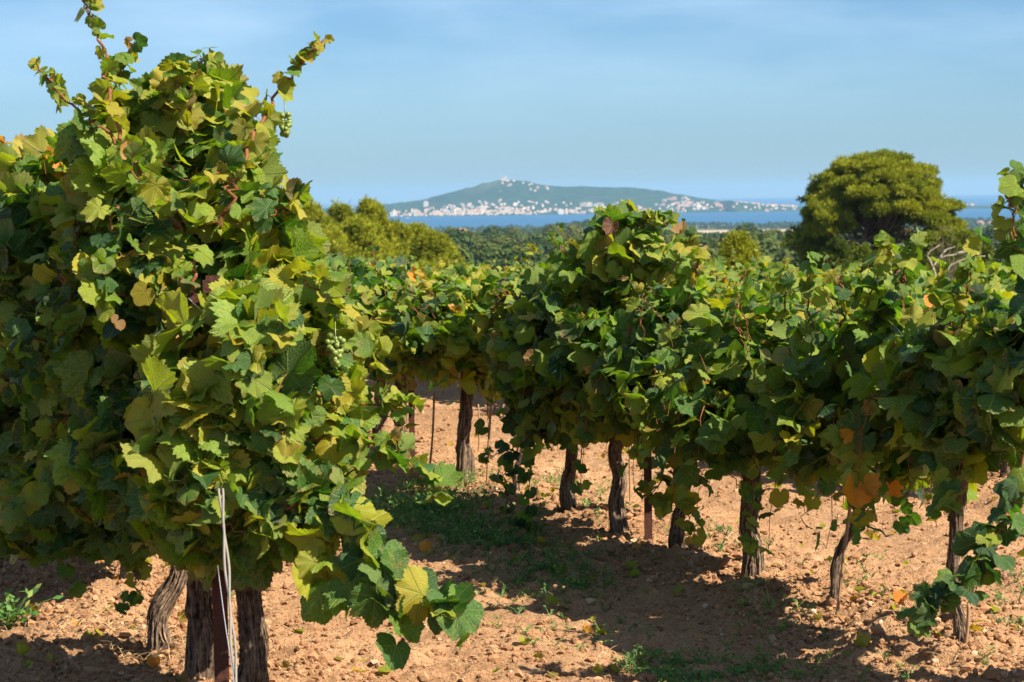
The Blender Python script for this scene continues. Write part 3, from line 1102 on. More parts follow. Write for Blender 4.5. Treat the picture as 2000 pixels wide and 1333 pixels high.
    tube(bb, [(-8, 0, 40), (-2, 0, 56), (11, 0, 70)], [1.0, .8, .6], 5)
    obj('jib', bb.mesh('jib', MAT['steel'], smooth=False), r)
    # boat
    yb = 8900
    b0 = np.array([gx(800, yb), yb, SEA_Z])
    r = thing('sailing_boat', 'small white boat on the lagoon off the left end of the town', 'boat', b0)
    bb = Bag()
    V = np.array([(-9, 0, 3.0), (-7, -2.6, 2.8), (4, -2.8, 2.6), (10, 0, 3.6), (4, 2.8, 2.6), (-7, 2.6, 2.8), (-6, 0, -.6), (5, 0, -.6)])
    bb.add(V, [(0, 1, 6), (0, 6, 5), (2, 3, 7), (3, 4, 7)], [(1, 2, 7, 6), (4, 5, 6, 7)])
    bb.add(V[:6] , [(0, 1, 5)], [(1, 2, 4, 5)])
    bb.add(V[2:5], [(0, 1, 2)])
    obj('hull', bb.mesh('hull', MAT['white'], smooth=False), r)
    bb = Bag()
    box(bb, (-4, -1.6, 2.7), (3, 1.6, 5.2))
    obj('cabin', bb.mesh('cabin', MAT['white'], smooth=False), r)


town()

# ------------------------------------------------------------------ vine leaves
_half = [(0, .95), (6, .88), (9, .90), (14, .80), (17, .83), (22, .73), (26, .75), (31, .69), (35, .77), (38, .75), (43, .87), (46, .83), (51, .91), (56, .82), (59, .85), (65, .75), (69, .78),
         (76, .68), (82, .76), (86, .72), (93, .80), (98, .73), (104, .79), (111, .70), (117, .74), (125, .65), (132, .68), (141, .58), (149, .57), (158, .46), (166, .34), (174, .12)]
_mid = [(0, .95), (10, .86), (17, .80), (29, .70), (38, .78), (50, .90), (60, .82), (76, .69), (92, .78), (106, .77), (125, .67), (146, .57), (162, .40), (174, .15)]
_low = [(0, 1.0), (27, .66), (50, .9), (77, .66), (105, .72), (150, .42)]


def roundness(tv, half):
    a = np.radians(np.array([p[0] for p in half], float))
    r = np.array([p[1] for p in half])
    th = np.abs(np.arctan2(tv[:, 0], tv[:, 1]))
    o = np.interp(th, a, r)
    env = np.interp(np.degrees(th), [0, 60, 115, 150, 175], [.90, .86, .76, .55, .15])
    return np.clip(env / o, .7, 1.35)


def template(half, rings):
    a = [-p[0] for p in half[:0:-1]] + [p[0] for p in half]
    r = [p[1] for p in half[:0:-1]] + [p[1] for p in half]
    a, r = np.radians(np.array(a, float)), np.array(r)
    o = np.stack([r * np.sin(a), r * np.cos(a)], -1)
    n = len(o)
    V = [np.zeros((1, 2))]
    for f in rings: V.append(o * f)
    V = np.vstack(V)
    T = [(0, i + 2, i + 1) for i in range(n - 1)]
    for q in range(len(rings) - 1):
        s0, s1 = 1 + q * n, 1 + (q + 1) * n
        for i in range(n - 1):
            T += [(s0 + i, s0 + i + 1, s1 + i), (s0 + i + 1, s1 + i + 1, s1 + i)]
    return V, np.array(T)


LODS = [template(_half, (.5, 1.0)), template(_mid, (.55, 1.0)), template(_low, (1.0,))]
ROUND = [roundness(t[0], h) for t, h in zip(LODS, (_half, _mid, _low))]


def leaves(bag, P, N, T, S, tint, lod, petiole=None):
    """Leaf blades at P with normal N, tip direction T and width S."""
    tv, tt = LODS[lod]
    n, m = len(P), len(tv)
    N = nrm(N)
    T = nrm(T - N * np.sum(T * N, -1, keepdims=True))
    B = np.cross(T, N)
    wr = rng.uniform(-.45, .55, (n, 1))
    k_ = 1 + wr * (ROUND[lod][None] - 1)
    x, y = tv[:, 0][None] * k_, tv[:, 1][None] * k_
    rr2 = x ** 2 + y ** 2
    th = np.arctan2(x, y)
    fold = rng.normal(.18, .34, (n, 1))
    droop = rng.normal(.30, .36, (n, 1))
    amp = rng.uniform(.03, .24, (n, 1))
    ph = rng.uniform(0, 6.28, (n, 1))
    kk = rng.integers(2, 5, (n, 1))
    tw = rng.normal(0, .25, (n, 1))
    edge = rng.uniform(0, .14, (n, 1))
    # leaves are not symmetrical: lobes longer or shorter, some torn shorter on one side
    ax = 1 + .12 * np.sin(th + ph) + .07 * np.sin(2 * th + ph * 2.1)
    x2, y2 = x * ax * rng.uniform(.88, 1.1, (n, 1)), y * ax
    z = fold * np.abs(x) - droop * rr2 * .55 + amp * np.sin(kk * th + ph) * rr2 + tw * x * y + edge * np.sin(9 * th + 2 * ph) * rr2 ** 1.5
    curl = np.clip(tint[:, 1:2] - .55, 0, 1) * 1.6
    z = z + curl * rr2 * .8
    x2, y2 = x2 * (1 - .45 * curl * rr2 ** .5), y2 * (1 - .3 * curl * rr2 ** .5)
    s = (np.asarray(S) / 1.45).reshape(-1, 1, 1)
    V = P[:, None] + s * (x2[..., None] * B[:, None] + y2[..., None] * T[:, None] + z[..., None] * N[:, None])
    F = tt[None] + (np.arange(n) * m)[:, None, None]
    uv = np.broadcast_to(tv[None], (n, m, 2)).reshape(-1, 2)
    a = np.ones((n, m, 4))
    a[..., :3] = tint[:, None, :]
    bag.add(V.reshape(-1, 3), F.reshape(-1, 3), None, uv, a.reshape(-1, 4))


def tint_of(n, yellow, dry=.06):
    t = np.zeros((n, 3))
    t[:, 0] = np.clip(rng.normal(yellow + .06, .23, n), 0, .92)
    t[:, 1] = np.clip(rng.random(n) ** 3 * .75, 0, .8)
    k = rng.random(n) < dry
    t[k, 1] = rng.uniform(.9, 1.0, k.sum())
    t[:, 2] = rng.random(n)
    return t


def orient(out, n):
    """Blade normals turned outwards and to the light, tips hanging."""
    N = nrm(out * .55 + np.array([0, 0, .40]) + SUNV * .15 + rng.normal(size=(n, 3)) * .62)
    T = np.array([0, 0, -.55]) + out * .30 + rng.normal(size=(n, 3)) * .75
    return N, T


class Vine:
    def __init__(s, base, lod, yellow=.38, size=.12, dry=.05, dens=1.6):
        s.base = np.array(base, float)
        s.lb, s.cb, s.tb = Bag(), Bag(), Bag()
        s.canes = []
        s.dens = dens * 1.36
        s.size = size * .61
        s.lod, s.yellow, s.size, s.dry = lod, yellow, size, dry
        s.extra = []

    def trunk(s, h, r, lean=(0, 0), wob=.05, sides=None, rings=None, bend=None, flare=1.3, seed=0):
        sides = sides or (72 if s.lod == 0 else 30 if s.lod == 1 else 10)
        rings = rings or (110 if s.lod == 0 else 50 if s.lod == 1 else 14)
        wob = max(wob, .012)
        k = 6
        pts = [s.base + [0, 0, -.12]]
        for i in range(1, k + 1):
            f = i / k
            pts.append(s.base + [lean[0] * f + rng.normal() * wob * (i < k), lean[1] * f + rng.normal() * wob * (i < k), h * f])
        if bend is not None: pts = [s.base + np.array(q) for q in bend]
        P = smooth_path(pts, rings)
        u = np.linspace(0, 1, rings)
        r = r * .76
        R = r * (1 + (flare - 1) * np.exp(-((u - .08) / .13) ** 2) * .8 + .45 * np.exp(-((u - 1) / .16) ** 2))
        R = R * (1 + .13 * vnoise(u * 7, 0.5, 0, int(rng.integers(1000))))
        R[-1] *= .55
        sd, tw = int(rng.integers(1000)), rng.uniform(-3, 3)
        hh = np.linalg.norm(P[-1] - P[0])

        def rough(uu, th):
            t2 = th + tw * uu
            rid = np.abs(vnoise(np.cos(t2) * 3.0, np.sin(t2) * 3.0, uu * hh * 6.5 + .8 * np.sin(t2 * 2), sd))
            fine = np.abs(vnoise(np.cos(t2) * 6.5, np.sin(t2) * 6.5, uu * hh * 8, sd + 5))
            lump = vnoise(np.cos(t2) * 1.1, np.sin(t2) * 1.1, uu * hh * 8, sd + 9)
            knot = np.maximum(vnoise(np.cos(t2) * .8 + 7, np.sin(t2) * .8, uu * hh * 11, sd + 13), 0) ** 2
            return 1 + .26 * lump + .5 * knot + .55 * (.35 - rid) + .28 * (.35 - fine)
        tube(s.tb, P, R, sides, rough)
        if s.lod < 2:
            s.strips(P, R, 230 if s.lod == 0 else 80)
        s.head = P[-1]
        return P

    def strips(s, P, R, n):
        """Shreds of old bark peeling off the stem."""
        T = nrm(np.gradient(P, axis=0))
        m = len(P)
        step = np.linalg.norm(P[-1] - P[0]) / m
        for _ in range(n):
            i0 = int(rng.integers(2, m - 8))
            l = int(np.clip(rng.uniform(.05, .20) / step, 4, m - 1 - i0))
            k = 6
            ii = np.linspace(i0, i0 + l, k).astype(int)
            th = rng.uniform(0, 6.28) + np.cumsum(rng.normal(size=k) * .07)
            a = nrm(np.cross(T[ii], [0, 1, .01]))
            b = np.cross(T[ii], a)
            o = np.cos(th)[:, None] * a + np.sin(th)[:, None] * b
            lift = np.linspace(0, 1, k) ** 3 * rng.uniform(-.002, .011)
            if rng.random() < .5: lift = lift[::-1]
            c = P[ii] + o * (R[ii] * rng.uniform(1.0, 1.14) + lift)[:, None]
            sd = np.cross(T[ii], o) * (np.array([.25, .8, 1, 1, .7, .15]) * rng.uniform(.0012, .0042))[:, None]
            V = np.stack([c - sd, c + o * .0012, c + sd], 1).reshape(-1, 3)
            Q = [(3 * q + e, 3 * q + e + 1, 3 * q + e + 4, 3 * q + e + 3) for q in range(k - 1) for e in (0, 1)]
            uv = np.stack([np.repeat(rng.random() + np.zeros(k), 3), np.repeat(np.linspace(0, l * step, k), 3)], -1)
            s.tb.add(V, None, Q, uv)

    def arm(s, P, r0, r1):
        P = smooth_path(P, 16)
        sd = int(rng.integers(1000))
        tube(s.tb, P, np.linspace(r0, r1, 16), 14 if s.lod < 2 else 6, lambda u, th: 1 + .25 * vnoise(np.cos(th) * 2, np.sin(th) * 2, u * 5, sd))

    def blob(s, c, rad, n, size=None, yellow=None, inner=.3, dry=None):
        """Foliage filling an ellipsoid, mostly near its skin."""
        c, rad = np.asarray(c, float), np.asarray(rad, float)
        n = int(n * s.dens)
        m = int(n * 3.3)
        d = sphere_dirs(m)
        r = np.where(rng.random(m) < inner, rng.random(m) ** .5 * .85, 1 - .30 * rng.random(m) ** 1.3)
        r = r * (1 + .20 * vnoise(d[:, 0] * 2.1 + c[0] * 3, d[:, 1] * 2.1 + c[1] * 3, d[:, 2] * 2.1, 33))
        P = c + d * r[:, None] * rad
        # leaves stand in sprays with gaps between them
        g = vnoise(P[:, 0] * 7.0, P[:, 1] * 7.0, P[:, 2] * 7.0, 61) + .28 * rng.normal(size=m)
        k = np.argsort(-g)[:n]
        P, d = P[k], d[k]
        o = nrm(d / rad)
        N, T = orient(o, n)
        S = (size or s.size) * np.clip(rng.normal(1, .30, n), .35, 1.38)
        ty = (yellow if yellow is not None else s.yellow)
        t = tint_of(n, ty, s.dry * .5 if dry is None else dry)
        leaves(s.lb, P, N, T, S, t, s.lod)
        if s.lod < 2:
            s.petioles(P, N, c, S, .5 if s.lod == 0 else .25)

    def petioles(s, P, N, c, S, frac):
        k = np.where(rng.random(len(P)) < frac)[0]
        for i in k:
            q = P[i] - N[i] * S[i] * .45 + rng.normal(size=3) * .025 + np.array([0, 0, -.02])
            tube(s.cb, smooth_path([P[i], (P[i] + q) / 2 + [0, 0, .012], q], 4), np.linspace(.0011, .0016, 4), 3, cap=False)

    def shoot(s, pts, n, s0, s1, r=.0045, yellow=None, first=.15, spread=.6, face=None, dry=None, main=False):
        """A cane through pts with n leaves on it, shrinking towards the tip."""
        P = smooth_path(pts, max(22, 7 * len(pts)) if main else 10)
        if main: s0, s1, n = s0 * .69, s1 * .69, int(n * 1.4)
        P = P + np.vstack([[0, 0, 0], rng.normal(size=(len(P) - 1, 3)) * .006])
        if main:
            s.canes.append(Bag())
        tube(s.canes[-1] if main else s.cb, P, np.linspace(r, r * .35, len(P)) * (1 + .28 * (np.arange(len(P)) % 3 == 1)), 7 if s.lod == 0 else 4)
        f = np.linspace(first, 1, n)
        idx = f * (len(P) - 1)
        i0 = np.minimum(idx.astype(int), len(P) - 2)
        Q = P[i0] + (P[i0 + 1] - P[i0]) * (idx - i0)[:, None]
        tg = nrm(P[i0 + 1] - P[i0])
        S = (s0 + (s1 - s0) * f) * np.clip(rng.normal(1, .15, n), .6, 1.35)
        side = nrm(np.cross(tg, rng.normal(size=3)))
        alt = np.where(np.arange(n) % 2 == 0, 1, -1)[:, None]
        o = nrm(side * alt + rng.normal(size=(n, 3)) * spread + (0 if face is None else np.asarray(face)))
        L_ = S[:, None] * .55
        B = Q + o * L_ * .8 + [0, 0, .012]
        for i in range(n):
            tube(s.cb, smooth_path([Q[i], (Q[i] + B[i]) / 2 + [0, 0, .01], B[i]], 4), [.0016, .0013, .0012, .001], 3, cap=False)
        N, T = orient(nrm(o * .6 + (0 if face is None else np.asarray(face) * .9)), n)
        T = T * .7 + o * .5 + tg * .35
        t = tint_of(n, s.yellow if yellow is None else yellow, s.dry if dry is None else dry)
        leaves(s.lb, B, N, T, S, t, s.lod)

    def sprouts(s, c, rad, n, ln=(.10, .24), up=.8, s0=None):
        """Short shoots poking out of the canopy's upper skin."""
        for _ in range(n):
            d = nrm(rng.normal(size=3) * [1, 1, .6] + [0, 0, up])
            p0 = np.asarray(c) + d * np.asarray(rad) * .8
            l = rng.uniform(*ln)
            dd = nrm(d + [0, 0, .5] + rng.normal(size=3) * .3)
            p1 = p0 + dd * l * .6
            p2 = p0 + dd * l + rng.normal(size=3) * l * .18
            z = s0 or s.size
            s.shoot([p0, p1, p2], max(3, int(l / .045)), z * .85, z * .4, .003, None, .25)

    def leaf(s, p, N, T, size, tint):
        leaves(s.lb, np.array([p], float), np.array([N], float), np.array([T], float), np.array([size]), np.array([tint], float), s.lod)

    def done(s, label, group=None, grapes=()):
        root = thing('grapevine', label, 'grapevine', s.base, group)
        if s.tb.n: obj('trunk', s.tb.mesh('trunk', MAT['bark'], off=s.base), root)
        for cb in s.canes:
            obj('cane', cb.mesh('cane', MAT['cane'], off=s.base), root)
        nl = sum(len(t) for t in s.lb.t)
        k0 = s.lb.n
        b = s.cb
        s.lb.v += b.v; s.lb.uv += b.uv; s.lb.a += b.a; s.lb.n += b.n
        s.lb.t += [t + k0 for t in b.t]; s.lb.q += [q + k0 for q in b.q]
        me = s.lb.mesh('foliage', [MAT['leaf'], MAT['cane']], off=s.base)
        mi = np.ones(len(me.polygons), np.int32)
        mi[:nl] = 0
        me.polygons.foreach_set('material_index', mi)
        obj('foliage', me, root)
        for c, ln, w, n in grapes:
            b = Bag()
            bunch(b, np.asarray(c) - s.base, ln, w, n)
            obj('grape_bunch', b.mesh('grape_bunch', MAT['grape']), root)
        return root


def icos(sub):
    import bmesh
    bm = bmesh.new()
    bmesh.ops.create_icosphere(bm, subdivisions=sub, radius=1.0)
    V = np.array([v.co[:] for v in bm.verts])
    T = np.array([[v.index for v in f.verts] for f in bm.faces])
    bm.free()
    return V, T


ICO1, ICO2 = icos(1), icos(2)


def bunch(bag, c, ln, w, n):
    V, T = ICO2
    for i in range(n):
        f = rng.random() ** .8
        a = rng.uniform(0, 6.28)
        r = w * (1 - .75 * f) * math.sqrt(rng.uniform(.3, 1))
        p = c + [math.cos(a) * r, math.sin(a) * r, -ln * f]
        bag.add(V * rng.uniform(.0075, .0100) + p, T)
    tube(bag, [c + [0, 0, .04], c - [0, 0, ln * .8]], [.002, .001], 4)


def soilz(x, y):
    return float(soil(np.array(x), np.array(y)))


def vbase(px, y):
    x = gx(px, y)
    return np.array([x, y, soilz(x, y)])


RD = np.array([ROW_DIR[0], ROW_DIR[1], 0])
RN = np.array([ROW_NRM[0], ROW_NRM[1], 0])
UP = np.array([0, 0, 1.0])


def rowpt(b, along, across, z):
    return b + RD * along + RN * across + UP * z


def canopy(v, b, z0, z1, n, half_a=.40, half_p=.34, yellow=None, size=None, dry=None, sprout=8):
    """The usual shape: a rounded hedge section with a ragged top, a few hanging shoots."""
    zc, zr = (z0 + z1) / 2, (z1 - z0) / 2
    R = np.array([abs(RD[0]) * half_a + abs(RN[0]) * half_p, abs(RD[1]) * half_a + abs(RN[1]) * half_p, zr])
    v.blob(rowpt(b, 0, 0, zc), R, int(n * .5), size, yellow, dry=dry)
    for k in range(5):
        a, p = rng.uniform(-.6, .6) * half_a, rng.uniform(-.5, .5) * half_p
        q = rng.uniform(.45, .62)
        v.blob(rowpt(b, a, p, zc + rng.uniform(-.45, .5) * zr), R * [q, q, q * .95], int(n * .1), size, yellow, dry=dry)
    v.sprouts(rowpt(b, 0, 0, zc), R, sprout)
    for k in range(int(sprout * 1.1)):
        az = rng.uniform(0, 6.28)
        p0 = rowpt(b, math.cos(az) * half_a * .6, math.sin(az) * half_p * .7, zc - zr * .2)
        o = RD * math.cos(az) + RN * math.sin(az)
        v.shoot([p0, p0 + o * .16 + UP * .02, p0 + o * .22 - UP * rng.uniform(.18, .48)], 9, v.size, v.size * .6, .003)


def px_shoot(v, pts, n, s0, s1, r=.005, **kw):
    v.shoot([at(*p) for p in pts], n, s0, s1, r, main=True, **kw)


# ------------------------------------------------------------------ left row (seen from its end)
def left_row():
    # nearest vine: old double trunk behind the row-end post
    b0 = vbase(482, 7.25)
    v = Vine(b0, 0, .60, .135, .05)
    v.trunk(.60, .044, bend=[(0, 0, -.1), (-.005, 0, .05), (0, 0, .18), (-.012, .01, .32), (-.02, .03, .46), (-.03, .05, .60)])
    v.arm([v.head, v.head + [-.08, .02, .08], v.head + [-.2, .10, .16]], .045, .02)
    v.arm([v.head, v.head + [.06, .05, .07], v.head + [.16, .16, .15]], .04, .02)
    def bl(px, py, y, rx, ry, rz, n, **kw): v.blob(at(px, py, y), (rx, ry, rz), n, **kw)
    bl(515, 800, 7.35, .24, .28, .38, 340)
    bl(572, 690, 7.45, .13, .26, .24, 210)
    bl(600, 825, 7.4, .12, .22, .24, 130, yellow=.6)
    bl(470, 980, 7.2, .24, .22, .20, 190, yellow=.42)
    bl(528, 560, 7.6, .13, .28, .22, 200, yellow=.6)
    bl(420, 850, 7.1, .22, .22, .26, 220)
    bl(460, 690, 7.1, .16, .18, .16, 90, yellow=.62)
    px_shoot(v, [(470, 780, 7.1), (540, 905, 6.95), (620, 965, 6.9), (690, 1010, 6.85), (720, 1090, 6.8), (790, 1165, 6.75), (850, 1200, 6.72), (905, 1215, 6.7)], 30, .185, .155, .006, yellow=.47, first=.12, face=(0, -.8, .25), dry=.02)
    px_shoot(v, [(600, 960, 6.95), (650, 1050, 6.85), (640, 1130, 6.8), (690, 1190, 6.78)], 12, .185, .15, .004, yellow=.42, face=(0, -.8, .2), dry=.02)
    px_shoot(v, [(700, 1090, 6.82), (760, 1180, 6.76), (790, 1250, 6.74)], 8, .175, .13, .004, yellow=.5, face=(0, -.8, .2), dry=.02)
    px_shoot(v, [(560, 760, 7.2), (680, 790, 7.1), (760, 790, 7.05), (815, 800, 7.0)], 13, .12, .08, .004, yellow=.7, face=(0, -.6, .3))
    px_shoot(v, [(560, 850, 7.2), (680, 860, 7.0), (770, 880, 6.95), (820, 940, 6.9), (860, 985, 6.88)], 17, .135, .09, .0045, yellow=.6, face=(0, -.6, .3))
    px_shoot(v, [(540, 890, 7.15), (640, 935, 7.0), (720, 905, 6.95), (770, 880, 6.9)], 10, .14, .11, .004, yellow=.5, face=(0, -.6, .3))
    px_shoot(v, [(480, 1000, 7.0), (520, 985, 6.88), (590, 990, 6.86), (640, 1010, 6.9)], 8, .13, .11, .007, yellow=.5, face=(0, -.6, .2))
    px_shoot(v, [(480, 640, 7.3), (590, 560, 7.25), (650, 590, 7.2), (700, 640, 7.2)], 13, .13, .10, .004, yellow=.72, dry=.01, face=(.2, -.5, .3))
    px_shoot(v, [(560, 700, 7.3), (660, 690, 7.2), (720, 680, 7.15), (735, 730, 7.1)], 11, .13, .10, .004, yellow=.7, face=(.2, -.5, .3))
    for q in range(12):
        px, py = rng.uniform(330, 620), rng.uniform(640, 1000)
        px_shoot(v, [(px, py, 7.0), (px + rng.uniform(-60, 90), py + rng.uniform(-30, 60), 6.9), (px + rng.uniform(-90, 130), py + rng.uniform(30, 130), 6.86)], 8, .135, .10, .004, yellow=rng.uniform(.3, .65), face=(0, -.9, .2))
    v.done('nearest grapevine of the left row, behind the grey cable, with a long trailing leafy cane',
           grapes=[(at(655, 655, 7.05), .09, .03, 40)])

    # second vine: the tall one whose shoots stand against the sky
    b1 = vbase(378, 7.65)
    v = Vine(b1, 0, .57, .125, .06)
    v.trunk(.66, .044, (.02, .02), .012)
    v.arm([v.head, v.head + [-.03, .0, .12], v.head + [.0, .02, .35], v.head + [.02, .02, .6]], .045, .02)
    v.arm([v.head, v.head + [-.12, .02, .1], v.head + [-.22, .1, .2]], .04, .02)
    bl(395, 480, 7.9, .30, .34, .36, 440)
    bl(330, 640, 7.7, .30, .30, .34, 380, yellow=.36)
    bl(450, 425, 7.8, .12, .25, .24, 190, yellow=.58)
    bl(300, 350, 7.95, .26, .28, .22, 240)
    bl(380, 250, 7.95, .24, .24, .17, 180, yellow=.6)
    bl(230, 260, 7.95, .13, .16, .12, 75, yellow=.55)
    bl(320, 880, 7.5, .26, .24, .28, 260, yellow=.36)
    px_shoot(v, [(352, 447, 7.36), (302, 372, 7.36), (250, 290, 7.42), (215, 190, 7.55), (205, 110, 7.65), (175, 30, 7.65), (165, -12, 7.65)], 20, .12, .062, .0075, yellow=.68, first=.3, dry=0)
    px_shoot(v, [(250, 290, 7.65), (170, 230, 7.65), (110, 175, 7.65), (70, 130, 7.65)], 18, .105, .06, .005, yellow=.6)
    px_shoot(v, [(215, 185, 7.66), (240, 130, 7.66), (262, 85, 7.66)], 7, .10, .07, .003, yellow=.45)
    px_shoot(v, [(362, 260, 7.7), (372, 190, 7.7), (390, 125, 7.72), (425, 108, 7.72)], 11, .115, .075, .005, yellow=.62)
    px_shoot(v, [(362, 260, 7.7), (345, 190, 7.7), (350, 120, 7.7)], 9, .11, .08, .004, yellow=.6)
    px_shoot(v, [(425, 445, 7.36), (462, 350, 7.36), (500, 260, 7.45), (545, 180, 7.6), (590, 130, 7.6), (632, 72, 7.6)], 20, .125, .062, .0075, yellow=.70, first=.2, dry=0)
    px_shoot(v, [(440, 390, 7.6), (455, 290, 7.6), (490, 210, 7.6)], 10, .12, .09, .005, yellow=.55)
    px_shoot(v, [(372, 650, 7.18), (374, 570, 7.16), (384, 500, 7.2)], 3, .12, .10, .009, yellow=.5)
    px_shoot(v, [(300, 720, 7.14), (345, 650, 7.14), (374, 600, 7.16)], 2, .12, .10, .006, yellow=.5)
    px_shoot(v, [(420, 420, 7.55), (490, 390, 7.5), (530, 385, 7.45), (550, 375, 7.45)], 8, .14, .12, .004, yellow=.66, face=(0, -.7, .2))
    px_shoot(v, [(200, 330, 7.6), (300, 300, 7.55), (360, 350, 7.5)], 6, .13, .11, .004, yellow=.5, face=(0, -.6, .2))
    for q in range(16):
        px, py = rng.uniform(200, 520), rng.uniform(330, 760)
        px_shoot(v, [(px, py, 7.45), (px + rng.uniform(-80, 80), py + rng.uniform(-40, 40), 7.35), (px + rng.uniform(-120, 120), py + rng.uniform(20, 110), 7.3)], 8, .13, .10, .0045, yellow=rng.uniform(.3, .65), face=(0, -.8, .25))
    v.done('tallest grapevine, second in the left row, with long upright shoots against the sky', grapes=[(at(556, 218, 7.55), .075, .026, 34)])

    # third vine: twisted pale trunk
    b2 = vbase(308, 8.15)
    v = Vine(b2, 0, .42, .125, .06)
    v.trunk(.62, .041, (.06, .05), .03, bend=[(-.01, 0, -.1), (-.02, 0, .03), (-.02, .0, .14), (.05, .0, .26), (.06, .02, .40), (.04, .02, .62)], flare=1.35)
    bl(160, 560, 8.4, .34, .36, .42, 430, yellow=.45)
    bl(180, 800, 8.2, .34, .32, .36, 400, yellow=.34)
    bl(120, 420, 8.8, .26, .34, .26, 230, yellow=.6, dry=.12)
    bl(240, 960, 8.0, .25, .24, .20, 190, yellow=.36)
    bl(110, 960, 8.1, .24, .24, .22, 170, yellow=.42)
    for q in range(12):
        px, py = rng.uniform(40, 330), rng.uniform(430, 950)
        px_shoot(v, [(px, py, 7.9), (px + rng.uniform(-80, 60), py + rng.uniform(-30, 40), 7.75), (px + rng.uniform(-110, 60), py + rng.uniform(30, 130), 7.7)], 8, .13, .10, .004, yellow=rng.uniform(.3, .65), face=(-.1, -.8, .2))
    px_shoot(v, [(90, 1000, 7.9), (110, 1060, 7.85), (130, 1130, 7.82)], 8, .13, .10, .004, yellow=.3, face=(0, -.8, .2))
    px_shoot(v, [(240, 1040, 7.95), (265, 1120, 7.9), (255, 1190, 7.9)], 8, .10, .08, .003, yellow=.35, face=(0, -.7, .2))
    v.done('left row grapevine with a pale twisted trunk, third from the grey cable')

    # the rest of the row, going away to the left
    labs = ['left row grapevine with dark stubby trunk, fourth from the grey cable', 'left row grapevine at the left edge with dry curled leaves on top',
            'left row grapevine just beyond the one with dry curled leaves']
    for k, y in enumerate((9.6, 10.9, 12.2)):
        b = np.array([-.90 - .338 * (y - 7.6), y, 0])
        b[2] = soilz(b[0], b[1])
        v = Vine(b, 1, .42 + .05 * k, .125, .08)
        v.trunk(.6, .04, (rng.normal() * .04, 0), .03)
        canopy(v, b, .42, 1.62, 900, .72, .46, sprout=14)
        v.blob(rowpt(b, -.5, -.05, .8), (.3, .35, .35), 170)
        if k == 1:
            px_shoot(v, [(120, 330, y - .2), (70, 300, y - .3), (20, 290, y - .35), (5, 310, y - .35)], 10, .12, .09, .004, yellow=.8, dry=.8)
        v.done(labs[k], 'grapevines of the left row behind the first three')


left_row()


